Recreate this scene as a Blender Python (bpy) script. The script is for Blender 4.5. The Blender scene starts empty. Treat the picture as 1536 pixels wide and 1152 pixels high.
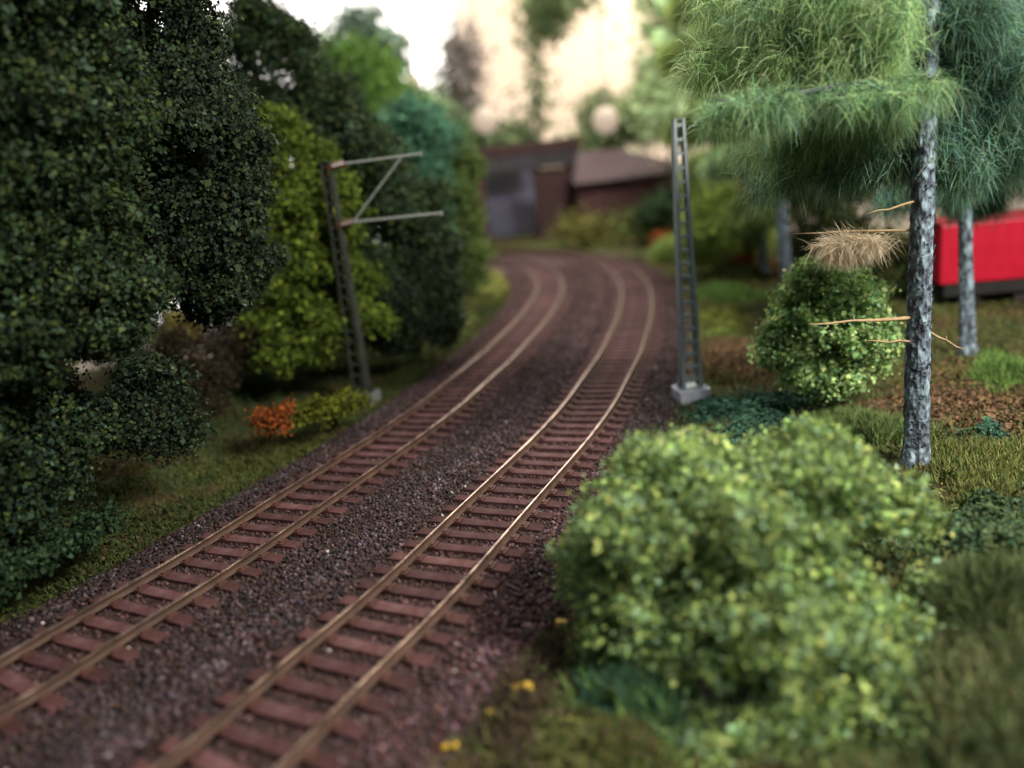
import bpy, math, random
import numpy as np
from mathutils import Vector, Matrix

random.seed(7)
rng = np.random.default_rng(7)
scene = bpy.context.scene
COL = scene.collection

# ---------------------------------------------------------------- camera
CAM_H, PITCH, ROLL, FPX = 6.8, 0.2585, -0.1072, 1200.0
_F = Vector((0, math.cos(PITCH), -math.sin(PITCH)))
_X = Vector((1, 0, 0))
_U0 = _X.cross(_F)
_R = math.cos(ROLL) * _X + math.sin(ROLL) * _U0
_U = -math.sin(ROLL) * _X + math.cos(ROLL) * _U0
cam_data = bpy.data.cameras.new('camera')
cam = bpy.data.objects.new('camera', cam_data)
COL.objects.link(cam)
m = Matrix.Identity(4)
for i in range(3):
    m[i][0], m[i][1], m[i][2] = _R[i], _U[i], -_F[i]
m[2][3] = CAM_H
cam.matrix_world = m
cam_data.sensor_width = 36.0
cam_data.lens = 36.0 * FPX / 1536.0
cam_data.clip_start = 0.05
cam_data.clip_end = 1500
cam_data.dof.use_dof = True
cam_data.dof.focus_distance = 17.4
cam_data.dof.aperture_fstop = 0.089
scene.camera = cam

# ---------------------------------------------------------------- world and lamps (a room: no sun)
world = bpy.data.worlds.new('World')
scene.world = world
world.use_nodes = True
bg = world.node_tree.nodes['Background']
bg.inputs[0].default_value = (0.80, 0.93, 1.0, 1)
bg.inputs[1].default_value = 0.125


def area_lamp(name, loc, target, size, size_y, power, color):
    d = bpy.data.lights.new(name, 'AREA')
    d.shape = 'RECTANGLE'; d.size = size; d.size_y = size_y
    d.energy = power; d.color = color
    o = bpy.data.objects.new(name, d)
    COL.objects.link(o)
    o.location = loc
    o.rotation_euler = (Vector(target) - Vector(loc)).to_track_quat('-Z', 'Y').to_euler()
    return o


area_lamp('ceiling_lamp', (22, -2, 26), (11, 20, 2), 10, 7, 28000, (1.0, 0.95, 0.88))
area_lamp('overhead_lamp', (-6, 4, 44), (-4, 24, 0), 16, 12, 3500, (0.93, 0.97, 1.0))
area_lamp('far_fill_lamp', (14, 48, 52), (6, 88, 4), 16, 10, 48000, (1.0, 0.95, 0.88))  # unseen fill light, added to brighten the near side of the far trees
area_lamp('window_daylight', (6, 112, 46), (2, 20, 0), 46, 22, 60000, (1.0, 0.90, 0.84))
area_lamp('wall_lamp', (28, 92, 60), (24, 130, 20), 10, 6, 80000, (1.0, 0.82, 0.64))

scene.view_settings.view_transform = 'Standard'
scene.view_settings.look = 'None'
scene.view_settings.exposure = 0.0
scene.view_settings.gamma = 1.0
scene.render.engine = 'CYCLES'
scene.cycles.use_denoising = True
try:
    scene.cycles.denoiser = 'OPENIMAGEDENOISE'
except Exception:
    pass
scene.cycles.max_bounces = 5
scene.cycles.diffuse_bounces = 3
scene.cycles.transmission_bounces = 3
scene.cycles.sample_clamp_indirect = 4


# ---------------------------------------------------------------- helpers
def ray(px, py):
    return _F + _R * ((px - 768) / FPX) - _U * ((py - 576) / FPX)


def at(px, py, z=-0.4):
    """point of the level z seen at that place of the photograph"""
    d = ray(px, py)
    t = (z - CAM_H) / d.z
    return Vector((0, 0, CAM_H)) + d * t


def pt(px, py, Y):
    d = ray(px, py)
    return Vector((0, 0, CAM_H)) + d * (Y / d.y)


def srgb(r, g, b):
    def f(c):
        c /= 255.0
        return c / 12.92 if c <= 0.04045 else ((c + 0.055) / 1.055) ** 2.4
    return (f(r), f(g), f(b))


def material(name):
    mt = bpy.data.materials.new(name)
    mt.use_nodes = True
    nt = mt.node_tree
    return mt, nt, nt.nodes['Principled BSDF']


def noise_mat(name, cols, scale=3.0, rough=0.8, bump=0.3, bscale=None, metallic=0.0, spec=0.3, detail=6, bdist=0.05, stops=None):
    mt, nt, b = material(name)
    tc = nt.nodes.new('ShaderNodeTexCoord')
    n = nt.nodes.new('ShaderNodeTexNoise')
    n.inputs['Scale'].default_value = scale
    n.inputs['Detail'].default_value = detail
    nt.links.new(tc.outputs['Object'], n.inputs['Vector'])
    r = nt.nodes.new('ShaderNodeValToRGB')
    el = r.color_ramp.elements
    while len(el) < len(cols):
        el.new(0.5)
    for i, c in enumerate(cols):
        el[i].position = stops[i] if stops else 0.3 + 0.4 * i / max(1, len(cols) - 1)
        el[i].color = (*c, 1)
    nt.links.new(n.outputs['Fac'], r.inputs['Fac'])
    nt.links.new(r.outputs['Color'], b.inputs['Base Color'])
    b.inputs['Roughness'].default_value = rough
    b.inputs['Metallic'].default_value = metallic
    b.inputs['Specular IOR Level'].default_value = spec
    if bump:
        n2 = nt.nodes.new('ShaderNodeTexNoise')
        n2.inputs['Scale'].default_value = bscale or scale * 4
        n2.inputs['Detail'].default_value = 5
        nt.links.new(tc.outputs['Object'], n2.inputs['Vector'])
        bp = nt.nodes.new('ShaderNodeBump')
        bp.inputs['Strength'].default_value = bump
        bp.inputs['Distance'].default_value = bdist
        nt.links.new(n2.outputs['Fac'], bp.inputs['Height'])
        nt.links.new(bp.outputs['Normal'], b.inputs['Normal'])
    return mt


def attr_mat(name, rough=0.7, translucent=0.0, spec=0.25):
    mt, nt, b = material(name)
    a = nt.nodes.new('ShaderNodeAttribute')
    a.attribute_name = 'tint'
    nt.links.new(a.outputs['Color'], b.inputs['Base Color'])
    b.inputs['Roughness'].default_value = rough
    b.inputs['Specular IOR Level'].default_value = spec
    if translucent:
        tr = nt.nodes.new('ShaderNodeBsdfTranslucent')
        nt.links.new(a.outputs['Color'], tr.inputs['Color'])
        mx = nt.nodes.new('ShaderNodeMixShader')
        mx.inputs[0].default_value = translucent
        nt.links.new(b.outputs[0], mx.inputs[1])
        nt.links.new(tr.outputs[0], mx.inputs[2])
        nt.links.new(mx.outputs[0], nt.nodes['Material Output'].inputs['Surface'])
    return mt


def emis_mat(name, col, strength):
    mt, nt, b = material(name)
    b.inputs['Base Color'].default_value = (*col, 1)
    b.inputs['Emission Color'].default_value = (*col, 1)
    b.inputs['Emission Strength'].default_value = strength
    return mt


M = {
    'leaf': attr_mat('foliage', 0.8, 0.22, 0.12),
    'needle': attr_mat('needles', 0.7, 0.45, 0.15),
    'foam': attr_mat('ground_foam', 0.9, 0.0, 0.1),
    'stone': attr_mat('ballast_stone', 0.8, 0.0, 0.2),
    'bark': noise_mat('dark_bark', [(0.02, 0.017, 0.014), (0.07, 0.06, 0.05)], 4, 0.9, 0.6, 14),
}


def mesh_np(name, V, Fc, mat, parent=None, tint=None, smooth=False):
    V = np.asarray(V, np.float32); Fc = np.asarray(Fc, np.int32)
    me = bpy.data.meshes.new(name)
    k = Fc.shape[1]
    me.vertices.add(len(V)); me.vertices.foreach_set('co', V.ravel())
    me.loops.add(Fc.size); me.loops.foreach_set('vertex_index', Fc.ravel())
    me.polygons.add(len(Fc))
    me.polygons.foreach_set('loop_start', np.arange(0, Fc.size, k, dtype=np.int32))
    me.polygons.foreach_set('loop_total', np.full(len(Fc), k, dtype=np.int32))
    if smooth:
        me.polygons.foreach_set('use_smooth', np.ones(len(Fc), bool))
    me.update(calc_edges=True)
    if tint is not None:
        a = me.color_attributes.new('tint', 'FLOAT_COLOR', 'POINT')
        c = np.ones((len(V), 4), np.float32); c[:, :3] = tint
        a.data.foreach_set('color', c.ravel())
    me.materials.append(mat)
    o = bpy.data.objects.new(name, me)
    COL.objects.link(o)
    if parent: o.parent = parent
    return o


class MB:
    """collects shapes for ONE mesh"""
    def __init__(s): s.v = []; s.f = []; s.mi = []
    def add(s, vs, fs, mi=0):
        b = len(s.v); s.v += [tuple(v) for v in vs]
        s.f += [tuple(b + i for i in f) for f in fs]; s.mi += [mi] * len(fs)
    def box(s, c, size, rot=None, taper=1.0, mi=0):
        x, y, z = (q / 2 for q in size)
        vs = [Vector((sx * x * (taper if sz > 0 else 1), sy * y * (taper if sz > 0 else 1), sz * z))
              for sz in (-1, 1) for sy in (-1, 1) for sx in (-1, 1)]
        if rot is not None: vs = [rot @ v for v in vs]
        s.add([v + Vector(c) for v in vs], [(0, 2, 3, 1), (4, 5, 7, 6), (0, 1, 5, 4), (2, 6, 7, 3), (0, 4, 6, 2), (1, 3, 7, 5)], mi)
    def tube(s, pts, rad, n=8, wob=0.0, mi=0, cap=True):
        pts = [Vector(p) for p in pts]
        if not hasattr(rad, '__len__'): rad = [rad] * len(pts)
        b = len(s.v); prev = None
        for i, p in enumerate(pts):
            t = (pts[min(i + 1, len(pts) - 1)] - pts[max(i - 1, 0)]).normalized()
            if prev is None:
                prev = t.orthogonal().normalized()
            a = (prev - t * prev.dot(t)).normalized(); prev = a
            c = t.cross(a)
            for k in range(n):
                an = 2 * math.pi * k / n
                r = rad[i] * (1 + wob * random.uniform(-1, 1))
                s.v.append(tuple(p + (a * math.cos(an) + c * math.sin(an)) * r))
        for i in range(len(pts) - 1):
            for k in range(n):
                s.f.append((b + i * n + k, b + i * n + (k + 1) % n, b + (i + 1) * n + (k + 1) % n, b + (i + 1) * n + k)); s.mi.append(mi)
        if cap:
            s.f.append(tuple(b + k for k in reversed(range(n)))); s.mi.append(mi)
            s.f.append(tuple(b + (len(pts) - 1) * n + k for k in range(n))); s.mi.append(mi)
    def build(s, name, mats, parent=None, smooth=False, bevel=0):
        me = bpy.data.meshes.new(name)
        me.from_pydata(s.v, [], s.f)
        for mt in (mats if isinstance(mats, (list, tuple)) else [mats]): me.materials.append(mt)
        me.polygons.foreach_set('material_index', s.mi)
        if smooth: me.polygons.foreach_set('use_smooth', [True] * len(s.f))
        o = bpy.data.objects.new(name, me); COL.objects.link(o)
        if parent: o.parent = parent
        if bevel:
            bv = o.modifiers.new('bevel', 'BEVEL'); bv.width = bevel; bv.segments = 2; bv.limit_method = 'ANGLE'
        return o


def tag(o, label=None, cat=None, group=None, kind=None):
    if label: o['label'] = label
    if cat: o['category'] = cat
    if group: o['group'] = group
    if kind: o['kind'] = kind
    return o


def thing(name, label, cat, loc=(0, 0, 0), rz=0.0, group=None):
    o = bpy.data.objects.new(name, None)
    o.empty_display_size = 0.2
    COL.objects.link(o); o.location = loc; o.rotation_euler = (0, 0, rz)
    return tag(o, label, cat, group)


def rebase(o, loc):
    """mesh data were given in world coordinates: move them under an Empty standing at loc"""
    o.data.transform(Matrix.Translation(-Vector(loc)))


def unit(a):
    return a / np.maximum(np.linalg.norm(a, axis=1, keepdims=True), 1e-6)


def leaves(centres, normals, size, cols, jitter=0.8, asp=0.75):
    """one small folded leaf (two triangles) at each centre"""
    n = len(centres)
    nr = unit(normals + rng.normal(size=(n, 3)) * jitter)
    a = unit(np.cross(nr, rng.normal(size=(n, 3))))
    b = np.cross(nr, a)
    s = (size * np.clip(rng.lognormal(-.05, .32, n), .4, 2.0))[:, None]
    V = np.stack([centres - a * s * .5, centres - b * s * .5 * asp + nr * s * .12, centres + a * s * .5, centres + b * s * .5 * asp + nr * s * .12], 1).reshape(-1, 3)
    F = np.arange(4 * n).reshape(-1, 4)
    return V, F, np.repeat(cols, 4, 0)


def palette(n, cols, var=0.18):
    cols = np.array(cols)
    w = rng.integers(0, len(cols), n)
    c = cols[w] * (1 + rng.normal(size=(n, 1)) * var) * (1 + rng.normal(size=(n, 3)) * var * 0.25)
    return np.clip(c, 0.003, 0.95)


def crown_points(lobes, ncl, per, sig, fill=0.35):
    """cluster centres over the lobes' shells and inside; gives leaf centres, outward normals, cluster ids"""
    C = np.array([l[0] for l in lobes], float); R = np.array([l[1] for l in lobes], float)
    vol = (R[:, 0] * R[:, 2] + R[:, 0] * R[:, 1]); p = vol / vol.sum()
    pts, nrm = [], []
    while sum(len(q) for q in pts) < ncl:
        k = rng.choice(len(C), ncl, p=p)
        d = unit(rng.normal(size=(ncl, 3)))
        rr = np.where(rng.random(ncl) < fill, rng.uniform(0.25, 0.8, ncl), rng.uniform(0.8, 1.06, ncl))[:, None]
        q = C[k] + d * R[k] * rr
        dd = np.linalg.norm((q[:, None] - C[None]) / R[None], axis=2)
        dd[np.arange(ncl), k] = 9
        ok = (dd > 0.55).all(1) | (rng.random(ncl) < fill * .6)
        pts.append(q[ok]); nrm.append(unit(d[ok] / R[k][ok]))
    P = np.concatenate(pts)[:ncl]; N = np.concatenate(nrm)[:ncl]
    idx = np.repeat(np.arange(ncl), per)
    off = rng.normal(size=(len(idx), 3)) * sig * np.array([1, 1, 0.75])
    cen = P[idx] + off
    nn = unit(off / sig + N[idx] * 1.2)
    return cen, nn, idx


def knobbly(lobes, k, lo=0.18, hi=0.5):
    """small secondary lobes over the big ones, for an uneven outline"""
    out = list(lobes)
    for c, r in lobes:
        for _ in range(k):
            d = Vector((random.gauss(0, 1), random.gauss(0, 1), random.gauss(0.15, 1))).normalized()
            f = random.uniform(lo, hi)
            out.append(((c[0] + d.x * r[0] * .95, c[1] + d.y * r[1] * .95, c[2] + d.z * r[2] * .95), (min(r) * f * 1.15, min(r) * f * 1.15, min(r) * f)))
    return out


def crown(name, lobes, ncl, per, sig, leaf, cols, parent, mat=None, fill=0.35, clvar=0.22, knobs=11):
    lobes = [(l[0], tuple(q * .9 for q in l[1])) for l in lobes]
    lobes = knobbly(lobes, knobs)
    cen, nn, idx = crown_points(lobes, ncl, per, sig, fill)
    c = palette(len(cen), cols)
    c *= np.clip(1 + rng.normal(size=(ncl, 1)) * clvar, 0.4, 2.0)[idx]
    V, F, T = leaves(cen, nn, leaf, np.clip(c, 0.003, 0.95))
    o = mesh_np(name, V, F, mat or M['leaf'], parent, T)
    if parent: rebase(o, parent.location)
    return o


def lobe(px, py, Y, rx, ry, depth=None):
    c = pt(px, py, Y)
    s = (c - Vector((0, 0, CAM_H))).dot(_F) / FPX
    return (tuple(c), (rx * s, (depth if depth else rx * s), ry * s))


def trunk(parent, base, top, r0, r1, limbs=(), mat=None, n=9, name='trunk', bend=0.12):
    mb = MB()
    base, top = Vector(base), Vector(top)
    pts = []; K = 14
    ph = random.uniform(0, 6)
    for i in range(K):
        t = i / (K - 1)
        p = base.lerp(top, t)
        p += Vector((math.sin(t * 5 + ph), math.cos(t * 4 + ph), 0)) * bend * t * (1 - t) * 2
        pts.append(p)
    rad = [r0 + (r1 - r0) * i / (K - 1) + (0.35 * r0 if i == 0 else 0) for i in range(K)]
    mb.tube(pts, rad, n, 0.07)
    for (a, b, r) in limbs:
        a, b = Vector(a), Vector(b)
        q = [a.lerp(b, u) + Vector((0, 0, math.sin(u * 3.1) * 0.06 * (b - a).length)) for u in (0, .2, .4, .6, .8, 1)]
        mb.tube(q, [r, r * .85, r * .7, r * .55, r * .4, r * .2], 6, 0.1)
    o = mb.build(name, mat or M['bark'], parent, smooth=True)
    rebase(o, parent.location)
    return o


def tree(name, label, cat, base, lobes, ncl, per, sig, leaf, cols, r0=0.22, group=None, fill=0.35, trunk_top=None, tmat=None, clvar=0.22):
    t = thing(name, label, cat, base, 0, group)
    C = [Vector(l[0]) for l in lobes]
    hi = max(C, key=lambda c: c.z)
    top = Vector(trunk_top) if trunk_top else Vector((hi.x, hi.y, hi.z))
    limbs = []
    b = Vector(base)
    for c in C:
        k = min(0.85, max(0.15, (c.z - 0.6 - b.z) / max(0.5, top.z - b.z)))
        limbs.append((b.lerp(top, k), c, r0 * 0.4))
    trunk(t, b, top, r0, r0 * 0.3, limbs, tmat)
    crown('crown', lobes, ncl, per, sig, leaf, cols, t, fill=fill, clvar=clvar)
    return t


def fibres(roots, dirs, length, width, cols, sag=0.0):
    """long thin blades: triangle pairs bending down a little"""
    n = len(roots)
    L = (length * rng.uniform(0.6, 1.3, n))[:, None]
    d = unit(dirs)
    side = unit(np.cross(d, rng.normal(size=(n, 3)))) * width * .5
    mid = roots + d * L * .55
    tip = roots + d * L + np.array([0, 0, -1]) * L * sag
    V = np.stack([roots - side, roots + side, mid + side * .8, tip, mid - side * .8], 1).reshape(-1, 3)
    b = np.arange(n)[:, None] * 5
    F = np.concatenate([b + np.array([[0, 1, 2, 4]]), ], 0)
    F2 = b + np.array([[4, 2, 3, 3]])
    # keep quads only: the tip as a very narrow quad
    V = np.stack([roots - side, roots + side, mid + side * .8, mid - side * .8, tip + side * .15, tip - side * .15], 1).reshape(-1, 3)
    b = np.arange(n)[:, None] * 6
    F = np.concatenate([b + np.array([[0, 1, 2, 3]]), b + np.array([[3, 2, 4, 5]])], 0)
    return V, F, np.repeat(cols, 6, 0)


# ---------------------------------------------------------------- the railway's course
RC = [(-17.5, -7.5), (-11.6, -0.6), (-7.2, 4.7), (-4.95, 7.6), (-4.1, 8.8), (-3.38, 10.2), (-2.45, 11.9), (-1.72, 13.4), (-0.8, 15.5), (0.28, 17.9),
      (1.28, 20.2), (2.3, 22.9), (3.2, 25.8), (4.02, 28.4), (4.9, 31.8), (5.75, 35.2), (6.45, 38.6), (7.08, 42.1), (7.62, 46.5), (7.85, 51.5),
      (7.6, 57), (6.7, 62.2), (4.9, 67), (2.0, 71.3), (-2.0, 75), (-7, 78), (-13, 80.4), (-20, 82.2), (-28, 83.6)]


def resample(P, step):
    P = np.array(P, float)
    # Catmull-Rom then even spacing
    out = []
    for i in range(len(P) - 1):
        p0 = P[max(i - 1, 0)]; p1 = P[i]; p2 = P[i + 1]; p3 = P[min(i + 2, len(P) - 1)]
        for t in np.linspace(0, 1, 24, endpoint=False):
            out.append(.5 * (2 * p1 + (p2 - p0) * t + (2 * p0 - 5 * p1 + 4 * p2 - p3) * t * t + (3 * p1 - p0 - 3 * p2 + p3) * t ** 3))
    out.append(P[-1]); out = np.array(out)
    # smooth
    for _ in range(60):
        out[1:-1] = (out[:-2] + 2 * out[1:-1] + out[2:]) / 4
    s = np.concatenate([[0], np.cumsum(np.linalg.norm(np.diff(out, axis=0), axis=1))])
    q = np.arange(0, s[-1], step)
    return np.stack([np.interp(q, s, out[:, 0]), np.interp(q, s, out[:, 1])], 1)


def offset(P, u):
    t = np.gradient(P, axis=0); t /= np.linalg.norm(t, axis=1, keepdims=True)
    return P + np.stack([t[:, 1], -t[:, 0]], 1) * u      # +u = right of the course


CR = resample(RC, 0.25)
SEP = 4.83
CL = resample(offset(CR, -SEP), 0.25)


def dist_course(X, Y):
    """signed offset from the right track's centre line (+ = right) for arrays"""
    P = CR[::4]; t = np.gradient(P, axis=0); t /= np.linalg.norm(t, axis=1, keepdims=True)
    X = np.asarray(X); Y = np.asarray(Y)
    sh = X.shape; q = np.stack([X.ravel(), Y.ravel()], 1)
    out = np.empty(len(q))
    for i in range(0, len(q), 20000):
        d = q[i:i + 20000, None] - P[None]
        k = (d ** 2).sum(2).argmin(1)
        dd = d[np.arange(len(k)), k]
        out[i:i + 20000] = dd[:, 0] * t[k, 1] - dd[:, 1] * t[k, 0]
    return out.reshape(sh)


UL, UR = -SEP - 0.72 - 1.75, 0.72 + 1.75      # ballast edges


def vnoise(x, y, s, seed):
    """cheap smooth noise in numpy"""
    r = np.random.default_rng(seed); o = np.zeros_like(x, float)
    for k in range(7):
        a = r.uniform(0, 6.28); f = s * r.uniform(0.6, 1.7); ph = r.uniform(0, 6.28)
        o += np.sin(f * (x * math.cos(a) + y * math.sin(a)) + ph)
    return o / 7


def ground_h(X, Y):
    X = np.asarray(X, float); Y = np.asarray(Y, float)
    u = dist_course(X, Y)
    e = np.where(u > UR, u - UR, np.where(u < UL, UL - u, 0))
    e = np.clip(e, 0, None)
    h = -0.42 + 0.0 * e
    w = np.clip(e / 1.5, 0, 1)
    h = h + w * (0.22 * vnoise(X, Y, 0.9, 3) + 0.12 * vnoise(X, Y, 2.2, 4))
    left = (u < UL)
    h = h + np.where(left, np.clip((e - 1.5) * 0.10, 0, 0.7), 0)
    return np.where(e <= 0, -0.5, h)


def gh(x, y):
    return float(ground_h(np.array([x]), np.array([y]))[0])


# ---------------------------------------------------------------- ground
def make_ground():
    xs = np.arange(-34, 40.01, 0.25); ys = np.arange(-6, 104.01, 0.25)
    Xg, Yg = np.meshgrid(xs, ys)
    Z = ground_h(Xg, Yg)
    Z = Z + 0.05 * rng.normal(size=Z.shape) * (Z > -0.499)
    # the board's back edges
    keep = (Yg < 104) & ~((Xg > 14) & (Yg > 78 + (Xg - 14) * -1.4)) & ~((Xg < -9) & (Yg > 36 + (Xg + 9) * 0.15))
    nx = len(xs); ny = len(ys)
    V = np.stack([Xg, Yg, Z], 2).reshape(-1, 3)
    i = np.arange(ny - 1)[:, None] * nx + np.arange(nx - 1)[None]
    k = keep[:-1, :-1] & keep[1:, 1:]
    i = i[k]
    F = np.stack([i, i + 1, i + nx + 1, i + nx], 1)
    mt, nt, b = material('forest_floor')
    tc = nt.nodes.new('ShaderNodeTexCoord')
    def N(scale, detail=6):
        n = nt.nodes.new('ShaderNodeTexNoise'); n.inputs['Scale'].default_value = scale; n.inputs['Detail'].default_value = detail
        nt.links.new(tc.outputs['Object'], n.inputs['Vector']); return n
    def R(n, st):
        r = nt.nodes.new('ShaderNodeValToRGB'); el = r.color_ramp.elements
        while len(el) < len(st): el.new(.5)
        for q, (p, c) in enumerate(st): el[q].position = p; el[q].color = (*c, 1)
        nt.links.new(n.outputs['Fac'], r.inputs['Fac']); return r
    big = R(N(0.35, 4), [(0.38, (0.075, 0.048, 0.026)), (0.5, (0.055, 0.062, 0.022)), (0.62, (0.040, 0.066, 0.020))])
    fine = R(N(9, 8), [(0.3, (0.35, 0.35, 0.35)), (0.7, (1.35, 1.3, 1.2))])
    mx = nt.nodes.new('ShaderNodeMix'); mx.data_type = 'RGBA'; mx.blend_type = 'MULTIPLY'; mx.inputs[0].default_value = 1
    nt.links.new(big.outputs[0], mx.inputs[6]); nt.links.new(fine.outputs[0], mx.inputs[7])
    nt.links.new(mx.outputs[2], b.inputs['Base Color'])
    b.inputs['Roughness'].default_value = 0.95
    b.inputs['Specular IOR Level'].default_value = 0.1
    bp = nt.nodes.new('ShaderNodeBump'); bp.inputs['Strength'].default_value = 0.8; bp.inputs['Distance'].default_value = 0.08
    nt.links.new(N(14, 8).outputs['Fac'], bp.inputs['Height']); nt.links.new(bp.outputs[0], b.inputs['Normal'])
    o = mesh_np('ground', V, F, mt, smooth=True)
    sk = o.modifiers.new('board', 'SOLIDIFY'); sk.thickness = 1.2; sk.offset = -1
    tag(o, kind='structure')


make_ground()


def make_bed():
    us = np.array([UL - 0.5, UL - 0.1, UL + 0.55, -SEP - 1.3, -SEP, -SEP + 1.3, -SEP / 2 - 0.4, -SEP / 2 + 0.5, -1.3, 0, 1.3, UR - 0.55, UR + 0.1, UR + 0.5])
    zs = np.array([-0.62, -0.44, -0.27, -0.25, -0.25, -0.25, -0.34, -0.17, -0.25, -0.25, -0.25, -0.27, -0.44, -0.62])
    rows = []
    for u, z in zip(us, zs):
        P = offset(CR, u)
        rows.append(np.column_stack([P, np.full(len(P), z)]))
    V = np.stack(rows, 1); ns = V.shape[0]; nu = len(us)
    V = V.reshape(-1, 3)
    i = np.arange(ns - 1)[:, None] * nu + np.arange(nu - 1)[None]
    i = i.ravel()
    F = np.stack([i, i + 1, i + nu + 1, i + nu], 1)
    mt = noise_mat('ballast_bed', [(0.022, 0.013, 0.012), (0.07, 0.040, 0.034)], 9, 0.9, 1.0, 12, bdist=0.1, spec=0.15)
    tag(mesh_np('ballast_bed', V, F, mt, smooth=True), kind='structure')


make_bed()

# ---------------------------------------------------------------- ballast stones
def bed_z(u):
    return np.interp(u, [UL - .5, UL - .1, UL + .55, -SEP - 1.3, -SEP, -SEP + 1.3, -SEP / 2 - .4, -SEP / 2 + .5, -1.3, 0, 1.3, UR - .55, UR + .1, UR + .5],
                     [-0.62, -0.44, -0.27, -0.25, -0.25, -0.25, -0.34, -0.17, -0.25, -0.25, -0.25, -0.27, -0.44, -0.62])


def course_point(s_idx, u):
    t = np.gradient(CR, axis=0); t /= np.linalg.norm(t, axis=1, keepdims=True)
    s = np.clip(s_idx, 0, len(CR) - 1.001); k = s.astype(int); f = (s - k)[:, None]
    p = CR[k] * (1 - f) + CR[k + 1] * f
    tt = unit(t[k] * (1 - f) + t[k + 1] * f)
    return p + np.stack([tt[:, 1], -tt[:, 0]], 1) * u[:, None]


def stones(name, n, y0, y1, size, seedcols):
    ks = np.where((CR[:, 1] > y0) & (CR[:, 1] < y1))[0]
    s = rng.uniform(ks[0], ks[-1], n)
    u = rng.uniform(UL - 0.25, UR + 0.3, n)
    e = np.minimum(u - (UL - .25), UR + .3 - u)
    keep = (rng.random(n) < np.clip(0.25 + e / 0.5, 0, 1))
    s, u = s[keep], u[keep]; n = len(s)
    P = course_point(s, u)
    sz = size * rng.uniform(0.55, 1.3, n)
    inside = (np.abs(u) < 1.32) | (np.abs(u + SEP) < 1.32)
    z = bed_z(u) + rng.uniform(-0.01, 0.055, n) - inside * 0.035
    C = np.column_stack([P, z])
    base = np.array([[1, 0, 0], [-1, 0, 0], [0, 1, 0], [0, -1, 0], [0, 0, 1], [0, 0, -1]], float)
    V = base[None] * rng.uniform(0.55, 1.1, (n, 6, 1)) + rng.normal(size=(n, 6, 3)) * 0.18
    # random spin
    a = rng.uniform(0, 6.28, n); ca, sa = np.cos(a)[:, None], np.sin(a)[:, None]
    b = rng.uniform(0, 6.28, n); cb, sb = np.cos(b)[:, None], np.sin(b)[:, None]
    x, y, zz = V[..., 0], V[..., 1], V[..., 2]
    x, y = x * ca - y * sa, x * sa + y * ca
    y, zz = y * cb - zz * sb, y * sb + zz * cb
    V = np.stack([x, y, zz], 2) * (sz * .5)[:, None, None] + C[:, None]
    f = np.array([[0, 2, 4], [2, 1, 4], [1, 3, 4], [3, 0, 4], [2, 0, 5], [1, 2, 5], [3, 1, 5], [0, 3, 5]])
    F = (np.arange(n)[:, None, None] * 6 + f[None]).reshape(-1, 3)
    cols = palette(n, seedcols, 0.28)
    # a rusty tone close to the rails, as brake dust leaves it
    near = np.clip(1.0 - np.minimum(np.abs(u), np.abs(u + SEP)) / 1.9, 0, 1)[:, None]
    far = np.clip((P[:, 1] - 22) / 22, 0, 1)[:, None]
    k = np.clip(near * 0.8 + far * 0.8, 0, 1)
    cols = cols * (1 - k) + cols.mean(1, keepdims=True) * np.array([[1.70, 0.80, 0.72]]) * k
    band = np.exp(-((u + SEP / 2 - .45 + .15 * np.sin(s * .07)) / .33) ** 2)[:, None]
    cols = cols * (1 + band * np.array([[.42, .38, .50]]))
    edge = np.clip((u - 1.0) / .6, 0, 1)[:, None] * np.clip((20 - P[:, 1]) / 8, 0, 1)[:, None]
    cols = cols * (1 + edge * np.array([[.7, .38, .42]]))
    pale = rng.random(n) < 0.0016
    cols[pale] = [0.42, 0.38, 0.34]
    o = mesh_np(name, V.reshape(-1, 3), F, M['stone'], None, np.repeat(cols, 6, 0))
    tag(o, 'loose purple grey ballast stones over the whole track bed', 'ballast', kind='stuff')
    return o


SC = [(0.034, 0.023, 0.021), (0.050, 0.034, 0.031), (0.017, 0.012, 0.012), (0.090, 0.068, 0.072), (0.050, 0.026, 0.020), (0.034, 0.027, 0.031)]
stones('ballast_stones', 95000, 3, 26, 0.105, SC)
stones('ballast_gravel', 48000, 25.5, 60, 0.13, SC)

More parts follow.
